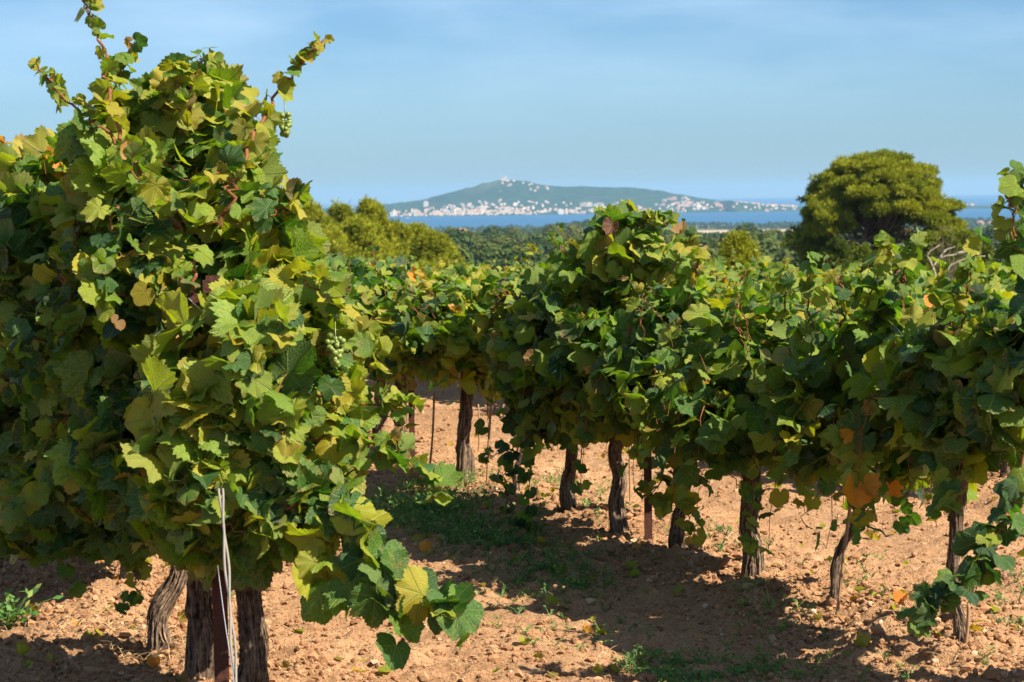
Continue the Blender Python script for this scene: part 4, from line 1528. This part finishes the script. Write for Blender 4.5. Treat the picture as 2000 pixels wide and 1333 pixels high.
# ------------------------------------------------------------------ right row
def right_row():
    G = None
    # front, cut by the right edge of the picture
    b = vbase(2150, 7.35)
    v = Vine(b, 0, .30, .125, .04, dens=.9)
    v.trunk(.6, .05, (0, .05), .03)
    canopy(v, b, .66, 1.34, 420, .30, .16, sprout=4)
    px_shoot(v, [(2010, 560, 7.3), (1985, 470, 7.2), (1975, 400, 7.15), (1968, 345, 7.15)], 13, .12, .085, .005, yellow=.5)
    px_shoot(v, [(2030, 520, 7.3), (2020, 420, 7.2), (2000, 350, 7.2)], 9, .12, .09, .005, yellow=.4)
    v.blob(at(2010, 720, 7.2), (.14, .2, .28), 150)
    px_shoot(v, [(2008, 860, 6.95), (1990, 960, 6.9), (1940, 1050, 6.85), (1890, 1130, 6.82), (1820, 1190, 6.8), (1795, 1225, 6.8)], 24, .125, .10, .005, yellow=.22, face=(-.4, -.7, .1), dry=.0)
    px_shoot(v, [(1975, 1000, 6.9), (1930, 1090, 6.85), (1905, 1160, 6.82)], 9, .12, .10, .004, yellow=.22, face=(-.4, -.7, .1), dry=0)
    v.done('grapevine cut by the right edge of the picture, with a dark cane hanging low')

    b = vbase(1880, 8.05)
    v = Vine(b, 0, .34, .102, .05, dens=.7)
    v.trunk(.52, .020, (.0, .0), .01, bend=[(0, 0, -.1), (-.01, 0, .05), (-.03, .01, .18), (-.02, .02, .35), (.0, .03, .55)], flare=1.7)
    canopy(v, b, .56, 1.12, 430, .32, .18, sprout=8)
    px_shoot(v, [(1900, 820, 7.8), (1860, 930, 7.7), (1850, 1010, 7.65)], 9, .12, .10, .004, yellow=.4, face=(-.4, -.7, .1))
    px_shoot(v, [(1880, 640, 7.9), (1890, 560, 7.85), (1905, 490, 7.85)], 9, .115, .08, .004, yellow=.6)
    px_shoot(v, [(1840, 660, 7.9), (1830, 590, 7.85), (1838, 530, 7.85)], 8, .115, .08, .004, yellow=.55)
    v.done('young grapevine with a short dark stem and cane stake near the right edge')

    b = vbase(1618, 8.85)
    v = Vine(b, 0, .42, .102, .05, dens=.8)
    v.trunk(.62, .0165, (.0, .0), .01, bend=[at(q, w, 8.85) - b for q, w in ((1622, 1262), (1621, 1222), (1630, 1160), (1632, 1105), (1646, 1062), (1668, 1030), (1682, 990), (1694, 930), (1690, 860))], flare=1.8)
    canopy(v, rowpt(b, 0, .1, 0), .44, 1.06, 700, .36, .25, sprout=10)
    v.blob(rowpt(b, -.42, .05, .86), (.25, .3, .32), 150)
    px_shoot(v, [(1760, 600, 8.5), (1770, 520, 8.45), (1800, 460, 8.45)], 11, .10, .08, .004, yellow=.5)
    px_shoot(v, [(1630, 870, 8.5), (1660, 950, 8.4), (1690, 1000, 8.38)], 6, .12, .10, .005, yellow=.55, face=(0, -.8, .1))
    px_shoot(v, [(1720, 880, 8.4), (1700, 980, 8.3), (1695, 1040, 8.3)], 7, .11, .10, .003, yellow=.55, face=(0, -.8, .1))
    v.leaf(at(1668, 958, 8.12), (.45, -.7, .4), (-.3, -.2, -.8), .135, (.95, .97, .10))
    v.leaf(at(1690, 952, 8.10), (.6, -.6, .3), (.5, -.1, -.4), .115, (1.0, .96, .25))
    v.leaf(at(1822, 588, 8.2), (-.1, -.8, .35), (.1, -.1, -.8), .075, (.95, 1, .1))
    v.leaf(at(1740, 950, 8.4), (.2, -.8, .25), (.3, -.1, -.5), .08, (1.0, .98, .03))
    px_shoot(v, [(1690, 640, 8.6), (1700, 570, 8.55), (1735, 490, 8.55), (1728, 465, 8.55)], 11, .115, .075, .004, yellow=.55)
    px_shoot(v, [(1640, 640, 8.6), (1650, 580, 8.55), (1640, 545, 8.55)], 7, .115, .09, .004, yellow=.6)
    px_shoot(v, [(1590, 640, 8.7), (1575, 570, 8.65), (1585, 505, 8.65)], 9, .115, .08, .004, yellow=.5)
    v.done('young grapevine with a thin bent stem and one bright orange leaf')

    b = vbase(1462, 9.68)
    v = Vine(b, 0, .40, .10, .05, dens=1.0)
    v.trunk(.64, .038, (.035, .02), .008, flare=1.55)
    canopy(v, b, .43, 1.12, 740, .50, .33, sprout=11)
    px_shoot(v, [(1480, 860, 9.3), (1470, 960, 9.2), (1460, 1040, 9.2), (1470, 1100, 9.2)], 9, .10, .075, .003, yellow=.5, face=(0, -.8, .1))
    px_shoot(v, [(1590, 880, 9.3), (1600, 960, 9.25), (1560, 1020, 9.25)], 6, .10, .08, .003, yellow=.6, face=(0, -.8, .1), dry=.3)
    px_shoot(v, [(1530, 640, 9.4), (1535, 570, 9.35), (1550, 525, 9.35)], 8, .115, .08, .004, yellow=.6)
    px_shoot(v, [(1450, 650, 9.4), (1440, 580, 9.35), (1455, 530, 9.35)], 8, .115, .08, .004, yellow=.6)
    v.done('right row grapevine with a thick straight sunlit trunk, left of the bent stem')

    b = vbase(1328, 10.4)
    v = Vine(b, 0, .42, .10, .05, dens=1.0)
    v.trunk(.60, .031, (.01, .02), .015)
    canopy(v, b, .42, 1.14, 720, .36, .31, sprout=9)
    px_shoot(v, [(1310, 850, 10.1), (1320, 930, 10.0), (1340, 990, 9.95), (1350, 1050, 9.95)], 15, .125, .09, .004, yellow=.78, face=(.2, -.8, .2), dry=.03)
    px_shoot(v, [(1300, 930, 10.0), (1270, 980, 9.95), (1300, 1000, 9.95)], 6, .12, .10, .003, yellow=.75, face=(0, -.8, .2), dry=.03)
    px_shoot(v, [(1390, 640, 10.1), (1400, 580, 10.05), (1395, 525, 10.05)], 8, .115, .08, .004, yellow=.6)
    px_shoot(v, [(1340, 600, 10.1), (1360, 530, 10.05), (1365, 490, 10.05)], 8, .115, .08, .004, yellow=.6)
    v.done('right row grapevine with bright yellow green leaves low over its stubby trunk')

    b = vbase(1208, 11.0)
    v = Vine(b, 0, .42, .10, .06, dens=1.0)
    v.trunk(.72, .034, (.0, .02), .012, flare=1.4)
    canopy(v, b, .42, 1.38, 900, .46, .33, sprout=12)
    v.blob(at(1250, 500, 10.8), (.22, .25, .24), 170, yellow=.6)
    px_shoot(v, [(1260, 560, 10.6), (1240, 480, 10.6), (1270, 430, 10.6), (1300, 440, 10.6)], 12, .11, .08, .004, yellow=.55)
    px_shoot(v, [(1300, 560, 10.5), (1330, 490, 10.5), (1345, 460, 10.5)], 8, .11, .09, .004, yellow=.6, dry=.15)
    v.leaf(at(1196, 441, 10.55), (-.2, -.8, .3), (-.3, -.1, -.9), .10, (.5, 1, .98))
    v.done('tallest grapevine of the right row, with a dark straight trunk left of the rusty post')

    b = vbase(1112, 11.6)
    v = Vine(b, 0, .34, .096, .05, dens=1.0)
    v.trunk(.66, .031, (-.0, .02), .012, flare=1.45)
    canopy(v, b, .50, 1.08, 640, .40, .30, sprout=5)
    v.blob(at(1062, 760, 11.4), (.15, .22, .30), 190)
    v.blob(at(1030, 680, 11.5), (.12, .2, .2), 90)
    px_shoot(v, [(1060, 800, 11.3), (1010, 880, 11.2), (985, 950, 11.15), (1010, 1010, 11.15), (1040, 1040, 11.15)], 22, .10, .075, .004, yellow=.25, face=(-.3, -.8, .1), dry=.02)
    px_shoot(v, [(1090, 820, 11.3), (1040, 900, 11.2), (1030, 1000, 11.15)], 12, .10, .08, .004, yellow=.3, face=(-.3, -.8, .1), dry=.02)
    px_shoot(v, [(1010, 870, 11.2), (960, 890, 11.15), (945, 900, 11.15)], 6, .09, .06, .003, yellow=.3, face=(-.3, -.8, .1), dry=.02)
    px_shoot(v, [(1110, 650, 11.3), (1100, 590, 11.3), (1095, 535, 11.3)], 8, .11, .07, .004, yellow=.6)
    px_shoot(v, [(1060, 660, 11.3), (1070, 600, 11.3), (1085, 560, 11.3)], 7, .11, .07, .004, yellow=.6)
    v.done('right row grapevine with a leafy cane hanging nearly to the soil mid picture')

    # gap, then the row goes on behind the left vine
    b = vbase(898, 13.1)
    v = Vine(b, 1, .55, .105, .10)
    v.trunk(.72, .038, (.05, .02), .016, flare=1.5)
    canopy(v, rowpt(b, -.1, 0, 0), .58, 1.04, 620, .42, .33, sprout=8)
    px_shoot(v, [(880, 720, 12.9), (890, 640, 12.85), (850, 580, 12.8), (820, 545, 12.8)], 9, .09, .07, .003, yellow=.7, dry=.45)
    v.blob(at(975, 690, 13.1), (.16, .22, .20), 150, yellow=.75)
    v.blob(at(845, 660, 13.3), (.14, .22, .22), 130, yellow=.65)
    v.blob(at(930, 620, 13.2), (.14, .2, .16), 100, yellow=.8)
    px_shoot(v, [(920, 680, 12.9), (950, 620, 12.9), (960, 570, 12.9)], 8, .10, .07, .003, yellow=.8)
    px_shoot(v, [(880, 660, 12.9), (900, 600, 12.9), (890, 560, 12.9)], 8, .10, .07, .003, yellow=.75)
    v.done('grapevine with a thick ragged trunk standing alone in the gap, dry leaves on top')
    specs = [(778, 14.2, .50, 'grapevine behind the trailing cane, with an orange leaf on its top'),
             (738, 15.1, .36, 'dim grapevine just left of the one with the orange top leaf'),
             (700, 15.9, .36, 'shaded grapevine between the big left vine and the pine clump'),
             (665, 17.0, .36, 'far grapevine mostly hidden by the big left vine')]
    for k, (px, y, yl, lab) in enumerate(specs):
        b = vbase(px, y)
        v = Vine(b, 1 if k < 2 else 2, yl, .11, .10)
        v.trunk(.6, .032, (rng.normal() * .04, 0), .02)
        canopy(v, b, .52, 1.04 + .1 * (k > 1), 560, .5, .40, sprout=8)
        if k == 0:
            v.leaf(at(815, 545, 13.8), (-.1, -.8, .35), (-.2, -.1, .6), .10, (.95, .97, .02))
            v.leaf(at(822, 556, 13.78), (.3, -.8, .35), (.5, -.1, -.6), .09, (.95, .97, .12))
            v.leaf(at(842, 620, 13.7), (.3, -.8, .35), (.2, -.1, -.6), .09, (.95, .97, .15))
        v.done(lab)
    # missing middle of the gap: a small shoot of yellow leaves rising at the left of the hanging cane
    b = vbase(1010, 12.35)
    v = Vine(b, 1, .60, .10, .08)
    v.trunk(.55, .018, (.03, 0), .01)
    v.blob(rowpt(b, 0, .05, .85), (.24, .26, .26), 170, yellow=.55)
    px_shoot(v, [(1030, 640, 12.2), (1050, 560, 12.2), (1030, 510, 12.2), (1036, 480, 12.2)], 12, .085, .055, .003, yellow=.85, dry=.03)
    px_shoot(v, [(960, 640, 12.2), (975, 590, 12.2), (1000, 560, 12.2)], 8, .09, .07, .003, yellow=.7)
    v.done('slim young grapevine with a yellow shoot rising from its top, left of the hanging cane')


right_row()


# ------------------------------------------------------------------ rows behind
def back_rows():
    n = 0
    for row in (1, 2):
        base = np.array(R1P) + ROW_NRM * ROWGAP * row
        for y in np.arange(11.8 if row == 1 else 18, 27 if row == 1 else 27, .95 if row == 1 else 1.25):
            t = (y - base[1]) / ROW_DIR[1]
            p = base + ROW_DIR * t
            px = 1000 + p[0] / y * FPX
            if px < 560 or px > 2120: continue
            b = np.array([p[0] + rng.normal() * .03, y, 0])
            b[2] = soilz(b[0], b[1])
            v = Vine(b, 1 if y < 15 else 2, .56, .11, .08)
            v.trunk(.55, rng.uniform(.02, .034), (rng.normal() * .03, 0), .02)
            # this row is trimmed lower on the falling ground
            canopy(v, b, .46, .95, 430 if row == 1 else 300, .52, .36, sprout=5)
            n += 1
            grp = 'low grapevines in the %s row behind the right row' % ('first' if row == 1 else 'second')
            v.done('low sunlit grapevine glimpsed through the right row, in the %s row behind it' % ('first' if row == 1 else 'second'), grp)


back_rows()


# ------------------------------------------------------------------ posts, stakes, wires
def iron_post(px, y, ztop, w, label, cross=None, lean=0.0):
    b = vbase(px, y)
    r = thing('trellis_post', label, 'post', b)
    bb = Bag()
    # angle iron: two flanges
    box(bb, (-w, -.003, -.15), (w, .003, ztop))
    box(bb, (-w, .0035, -.15), (-w + .006, w * 1.6, ztop - .002))
    o = obj('upright', bb.mesh('upright', MAT['rust'], smooth=False), r)
    if cross:
        bb = Bag()
        z, half = cross
        box(bb, (-half, -.022, z), (half, -.004, z + .034))
        box(bb, (-.028, -.026, z + .0345), (.028, -.005, z + .072))
        for sx_ in (-half * .8, half * .8):
            tube(bb, [(sx_, -.034, z + .017), (sx_, -.018, z + .017)], [.008, .008], 8)
        obj('crossbar', bb.mesh('crossbar', MAT['rust'], smooth=False), r)
        bb = Bag()
        for sgn in (-1, 1):
            tube(bb, smooth_path([(sgn * .05 - .02, -.036, z + .02), (sgn * .02, -.045, z - .03), (.0, -.05, z - .075)], 8), .0022, 6)
        tube(bb, [(0, -.05, z - .07), (.005, -.055, z - .11)], [.004, .003], 6)
        obj('wire_tie', bb.mesh('wire_tie', MAT['wire']), r)
    if lean: r.rotation_euler = (0, lean, 0)
    return r


zp = at(425, 600, 6.98)[2]
iron_post(418, 7.17, zp + .085 - soilz(gx(418, 7.17), 7.17), .022, 'rusty iron end post with a crossbar inside the nearest left vine', (zp - soilz(gx(418, 7.17), 7.17), .075))
iron_post(1263, 10.72, .85, .017, 'rusty iron post standing in the right row beside the yellow green leaves')
iron_post(801, 14.0, .75, .017, 'rusty iron post in the right row far back, behind the trailing cane')


def stake(p0, p1, label, r=.006):
    b = np.array(p0, float)
    rr = thing('vine_stake', label, 'stake', b)
    bb = Bag()
    P = smooth_path([b - (np.array(p1) - b) * .08, (b + p1) / 2 + rng.normal(size=3) * .004, p1], 14) - b
    u = np.linspace(0, 1, 14)
    tube(bb, P, r * (1 + .12 * (np.arange(14) % 4 == 0)), 8)
    obj('cane', bb.mesh('cane', MAT['stake']), rr)


stake(vbase(1632, 8.72), at(1664, 960, 8.72), 'leaning brown cane stake beside the thin bent vine stem')
stake(vbase(1884, 7.98), at(1892, 1180, 7.98), 'cane stake beside the young vine near the right edge')
stake(vbase(947, 12.55), at(961, 770, 12.55), 'tall tan cane stake right of the thick ragged trunk')
stake(vbase(832, 13.35), at(848, 770, 13.35), 'tan cane stake left of the thick ragged trunk, beside the rusty post')
stake(vbase(975, 17.4), at(984, 790, 17.4), 'thin dark stake far back, left of the hanging cane', .007)
stake(vbase(931, 15.2), at(934, 790, 15.2), 'thin stake just behind the thick ragged trunk', .005)
stake(vbase(1227, 12.3), at(1229, 860, 12.3), 'thin pale stake seen between the dark straight trunk and the rusty post', .005)
stake(vbase(1918, 13.6), at(1916, 930, 13.6), 'thin pale stake in the row behind, near the right edge', .006)


def cable():
    p1 = at(431, 955, 6.80)
    p0 = at(471, 1460, 6.35)
    # runs on down to its ground anchor
    g = p0 + (p0 - p1) * ((p0[2] - soilz(p0[0], p0[1])) / max(p1[2] - p0[2], .01))
    r = thing('anchor_cable', 'grey double anchor cable stretched in front of the nearest trunks', 'cable', (g[0], g[1], soilz(g[0], g[1])))
    o = np.array(r.location)
    for k in range(2):
        bb = Bag()
        n = 80
        u = np.linspace(0, 1, n)[:, None]
        P = g * (1 - u) + p1 * u
        ph = u[:, 0] * 22 + k * math.pi
        P = P + np.stack([np.cos(ph) * .0052, np.sin(ph) * .003, 0 * ph], -1) * .6 + np.array([(-.5 + k) * .0058, 0, 0])
        tube(bb, P - o, .0037, 8)
        obj('strand', bb.mesh('strand', MAT['lath']), r)
    bb = Bag()
    tube(bb, smooth_path([at(425, 1105, 6.85) - o, at(440, 1220, 6.7) - o, at(458, 1340, 6.55) - o, g - o], 14), .0016, 6)
    obj('thin_wire', bb.mesh('thin_wire', MAT['wire']), r)
    bb = Bag()
    tube(bb, [np.array([0, 0, -.12]), np.array([0, .02, .08])], [.012, .012], 8)
    obj('anchor_pin', bb.mesh('anchor_pin', MAT['rust']), r)


cable()


def trellis_wire(px0, y0, px1, y1, z, label):
    a, b = np.array([gx(px0, y0), y0, z]), np.array([gx(px1, y1), y1, z])
    bb = Bag()
    t = np.linspace(0, 1, 60)[:, None]
    P = a * (1 - t) + b * t
    P[:, 2] += -.03 * np.sin(np.linspace(0, math.pi * 3, 60)) ** 2 + np.interp(np.hypot(P[:, 0], P[:, 1]), [0, 18, 24], [0, 0, -.1])
    tube(bb, P, .0016, 6)
    tag(obj('trellis_wire', bb.mesh('trellis_wire', MAT['wire'])), label, 'wire')


# wires run along the rows from post to post
def row_wire(P0, y0, y1, z, label):
    x0, x1 = P0[0] - .338 * (y0 - P0[1]), P0[0] - .338 * (y1 - P0[1])
    trellis_wire(1000 + x0 / y0 * FPX, y0, 1000 + x1 / y1 * FPX, y1, z, label)


row_wire(R1P, 6.6, 17, .70, 'steel wire strung along the right row through the vines')
row_wire(R2P, 7.1, 14, .72, 'steel wire strung along the left row through the vines')


# ------------------------------------------------------------------ ground cover
def clods():
    V1, T1 = ICO1
    bag = Bag()
    n = 210000
    y = 5.6 * (20 / 5.6) ** (rng.random(n) ** .85)
    x = (rng.random(n) * 2 - 1) * .235 * y
    o = row_off(x, y, *R1P) / ROWGAP
    o = np.abs(o - np.round(o)) * ROWGAP
    dens = np.exp(-(o / .42) ** 2) * .9 + .30 + .35 * fbm(x * 1.7, y * 1.7, 0, 2, 90)
    k = rng.random(n) < dens
    x, y = x[k], y[k]
    n = len(x)
    r = .0022 + .012 * rng.random(n) ** 5.0 + .018 * (rng.random(n) < .004)
    z = soil(x, y) + r * .35
    sc_ = r[:, None] * rng.uniform(.75, 1.35, (n, 3)) * [1, 1, .8]
    jit = 1 + .28 * rng.normal(size=(n, len(V1), 1)).clip(-1.2, 1.2)
    P = np.stack([x, y, z], -1)[:, None] + V1[None] * jit * sc_[:, None]
    F = T1[None] + (np.arange(n) * len(V1))[:, None, None]
    a = np.ones((n, len(V1), 4)); a[..., 0] = np.clip(rng.normal(.5, .22, n), 0, 1)[:, None]
    bag.add(P.reshape(-1, 3), F.reshape(-1, 3), None, None, a.reshape(-1, 4))
    tag(obj('soil_clods', bag.mesh('soil_clods', MAT['clod'], smooth=False)), 'loose clods and crumbs of reddish soil between the rows', 'clods', kind='stuff')


clods()


def ground_px(px, py):
    """Point of the (level) vineyard floor seen at px, py."""
    d = ray(px, py)
    t = -EYE / d[2]
    return d[0] * t, d[1] * t


def weed_plant(bag, x, y, h, n, tint):
    z = soilz(x, y)
    for _ in range(n):
        az = rng.uniform(0, 6.28)
        l = h * rng.uniform(.5, 1.1)
        o = np.array([math.cos(az), math.sin(az), 0])
        p0 = np.array([x, y, z])
        e = p0 + o * l * rng.uniform(.4, 1.1) + UP * l * rng.uniform(.35, 1)
        P = smooth_path([p0, (p0 + e) / 2 + UP * l * .15, e], 5)
        tube(bag, P, [.0014, .0012, .001, .0008, .0005], 3, a=[tint, 0, 0, 1], cap=False)
        m = 5
        i = rng.integers(1, 5, m)
        Q = P[i]
        d = nrm(o * .6 + rng.normal(size=(m, 3)) * .7 + UP * .3)
        s = l * rng.uniform(.16, .34, m)[:, None]
        sd = nrm(np.cross(d, UP + rng.normal(size=(m, 3)) * .4))
        V = np.stack([Q, Q + d * s * .5 + sd * s * .27, Q + d * s, Q + d * s * .5 - sd * s * .27], 1).reshape(-1, 3)
        a = np.zeros((m * 4, 4)); a[:, 0] = np.clip(np.repeat(tint + .2 * rng.normal(size=m), 4), 0, 1); a[:, 3] = 1
        bag.add(V, None, np.arange(m * 4).reshape(-1, 4), None, a)


def weeds():
    bag = Bag()
    # patches: px centre, py centre, spread x, spread y, count, height, tint
    for cx, cy, sx_, sy_, n, h, t in ((830, 1000, 55, 22, 90, .085, .55), (900, 1040, 60, 20, 55, .07, .4), (960, 1062, 55, 14, 40, .06, .25), (1060, 1115, 60, 25, 34, .06, .35),
                                     (1110, 1150, 60, 25, 22, .06, .35), (1180, 1020, 40, 14, 10, .05, .4), (1010, 1120, 60, 30, 16, .05, .5), (1400, 1310, 90, 18, 40, .055, .4), (1300, 1312, 40, 14, 14, .05, .45),
                                     (1500, 1215, 40, 22, 12, .05, .7), (1120, 955, 70, 14, 14, .05, .5), (700, 1020, 80, 20, 34, .07, .55), (1700, 1130, 60, 30, 7, .05, .25), (1970, 1190, 25, 40, 7, .06, .3),
                                     (900, 960, 40, 10, 10, .05, .6), (620, 1020, 40, 16, 16, .06, .5), (1180, 1230, 120, 50, 16, .04, .5), (1400, 1075, 40, 16, 8, .05, .25), (1700, 1300, 120, 25, 8, .045, .5), (870, 1180, 90, 50, 10, .04, .5)):
        for _ in range(int(n * 2.8)):
            x, y = ground_px(rng.normal(cx, sx_), min(1420, rng.normal(cy, sy_)))
            weed_plant(bag, x, y, h * rng.uniform(.6, 1.3), rng.integers(3, 7), t + rng.normal() * .12)
    tag(obj('weeds', bag.mesh('weeds', MAT['weed'], smooth=False)), 'low green weeds scattered over the soil between the rows', 'weeds', kind='stuff')
    b = Bag()
    x, y = ground_px(22, 1230)
    for _ in range(3): weed_plant(b, x + rng.normal() * .015, y + rng.normal() * .015, .17, 9, .5)
    z = soilz(x, y)
    r = thing('weed_plant', 'small upright green weed on the soil at the lower left edge', 'weed', (x, y, z))
    obj('foliage', b.mesh('foliage', MAT['weed'], smooth=False, off=(x, y, z)), r)
    # dry straw
    bag = Bag()
    for cx, cy, sx_, sy_, n in ((250, 1290, 60, 40, 260), (560, 1000, 60, 10, 30), (1270, 1095, 50, 10, 40), (1900, 1320, 40, 12, 60), (900, 965, 40, 8, 50), (1500, 1190, 90, 30, 60), (1200, 1200, 250, 80, 90), (1700, 1250, 200, 60, 70), (100, 1200, 90, 90, 70), (330, 1300, 40, 30, 120)):
        for _ in range(n):
            x, y = ground_px(rng.normal(cx, sx_), min(1420, rng.normal(cy, sy_)))
            z = soilz(x, y)
            az = rng.uniform(0, 6.28)
            l = rng.uniform(.02, .09)
            o = np.array([math.cos(az) * l, math.sin(az) * l, rng.uniform(-.05, .5) * l])
            p = np.array([x, y, z + .006])
            tube(bag, smooth_path([p, p + o * .5 + UP * l * .1, p + o], 4), [.0011, .001, .0009, .0006], 3, a=[rng.random(), 0, 0, 1], cap=False)
    tag(obj('dry_straw', bag.mesh('dry_straw', MAT['straw'], smooth=False)), 'scattered dry straw and grass stems on the soil', 'straw', kind='stuff')
    # fallen leaves
    bag = Bag()
    n = 460
    y = 6 * (16 / 6) ** rng.random(n)
    x = (rng.random(n) * 2 - 1) * .22 * y
    P = np.stack([x, y, soil(x, y) + .008], -1)
    t = np.zeros((n, 3)); t[:, 0] = rng.uniform(.7, 1, n); t[:, 1] = rng.uniform(.85, 1.0, n); t[:, 2] = rng.random(n)
    leaves(bag, P, np.array([0, 0, 1.0]) + rng.normal(size=(n, 3)) * .35, rng.normal(size=(n, 3)), rng.uniform(.03, .075, n), t, 1)
    tag(obj('fallen_leaves', bag.mesh('fallen_leaves', MAT['leaf'])), 'dry brown vine leaves lying on the soil', 'leaves', kind='stuff')


weeds()


def twig(pts, r, label):
    P = []
    for px, py in pts:
        x, y = ground_px(px, py)
        P.append((x, y, soilz(x, y) + .012))
    P = np.array(P)
    bb = Bag()
    tube(bb, smooth_path(P, 16), np.linspace(r, r * .5, 16), 6)
    o = obj('pruned_twig', bb.mesh('pruned_twig', MAT['bark'], off=P[0]), None, P[0])
    tag(o, label, 'twig')


twig([(1690, 1278), (1730, 1268), (1790, 1272), (1850, 1290)], .005, 'dark pruned twig on the soil between the bent stem and the right edge')
twig([(1580, 1250), (1620, 1256), (1640, 1264)], .004, 'short dark twig on the soil in front of the bent vine stem')
twig([(1150, 1205), (1180, 1192), (1195, 1185)], .004, 'short pruned twig on the sunlit soil in the middle of the lane')
twig([(285, 1330), (320, 1320), (350, 1305)], .006, 'pale pruned twig on the straw under the left row')
twig([(1940, 1135), (1965, 1130), (1985, 1128)], .012, 'thick piece of old vine wood lying at the right edge')

# ------------------------------------------------------------------ the air
def haze():
    zlo, zhi = -96.0, 120.0
    X, Y0, Y1 = 37500, -37500, 37500
    b = Bag()
    box(b, (-X, Y0, zlo), (X, Y1, zhi))
    k = NT('haze_air')
    v = k.n('ShaderNodeVolumePrincipled')
    v.inputs['Color'].default_value = (0.40, 0.69, 1.0, 1)
    v.inputs['Density'].default_value = 4.7e-5
    v.inputs['Anisotropy'].default_value = 0.1
    k.t.links.new(v.outputs[0], k.out.inputs['Volume'])
    o = obj('haze', b.mesh('haze', k.m, smooth=False))
    tag(o, 'thin blue haze over the plain and sea', 'haze', kind='stuff')


haze()
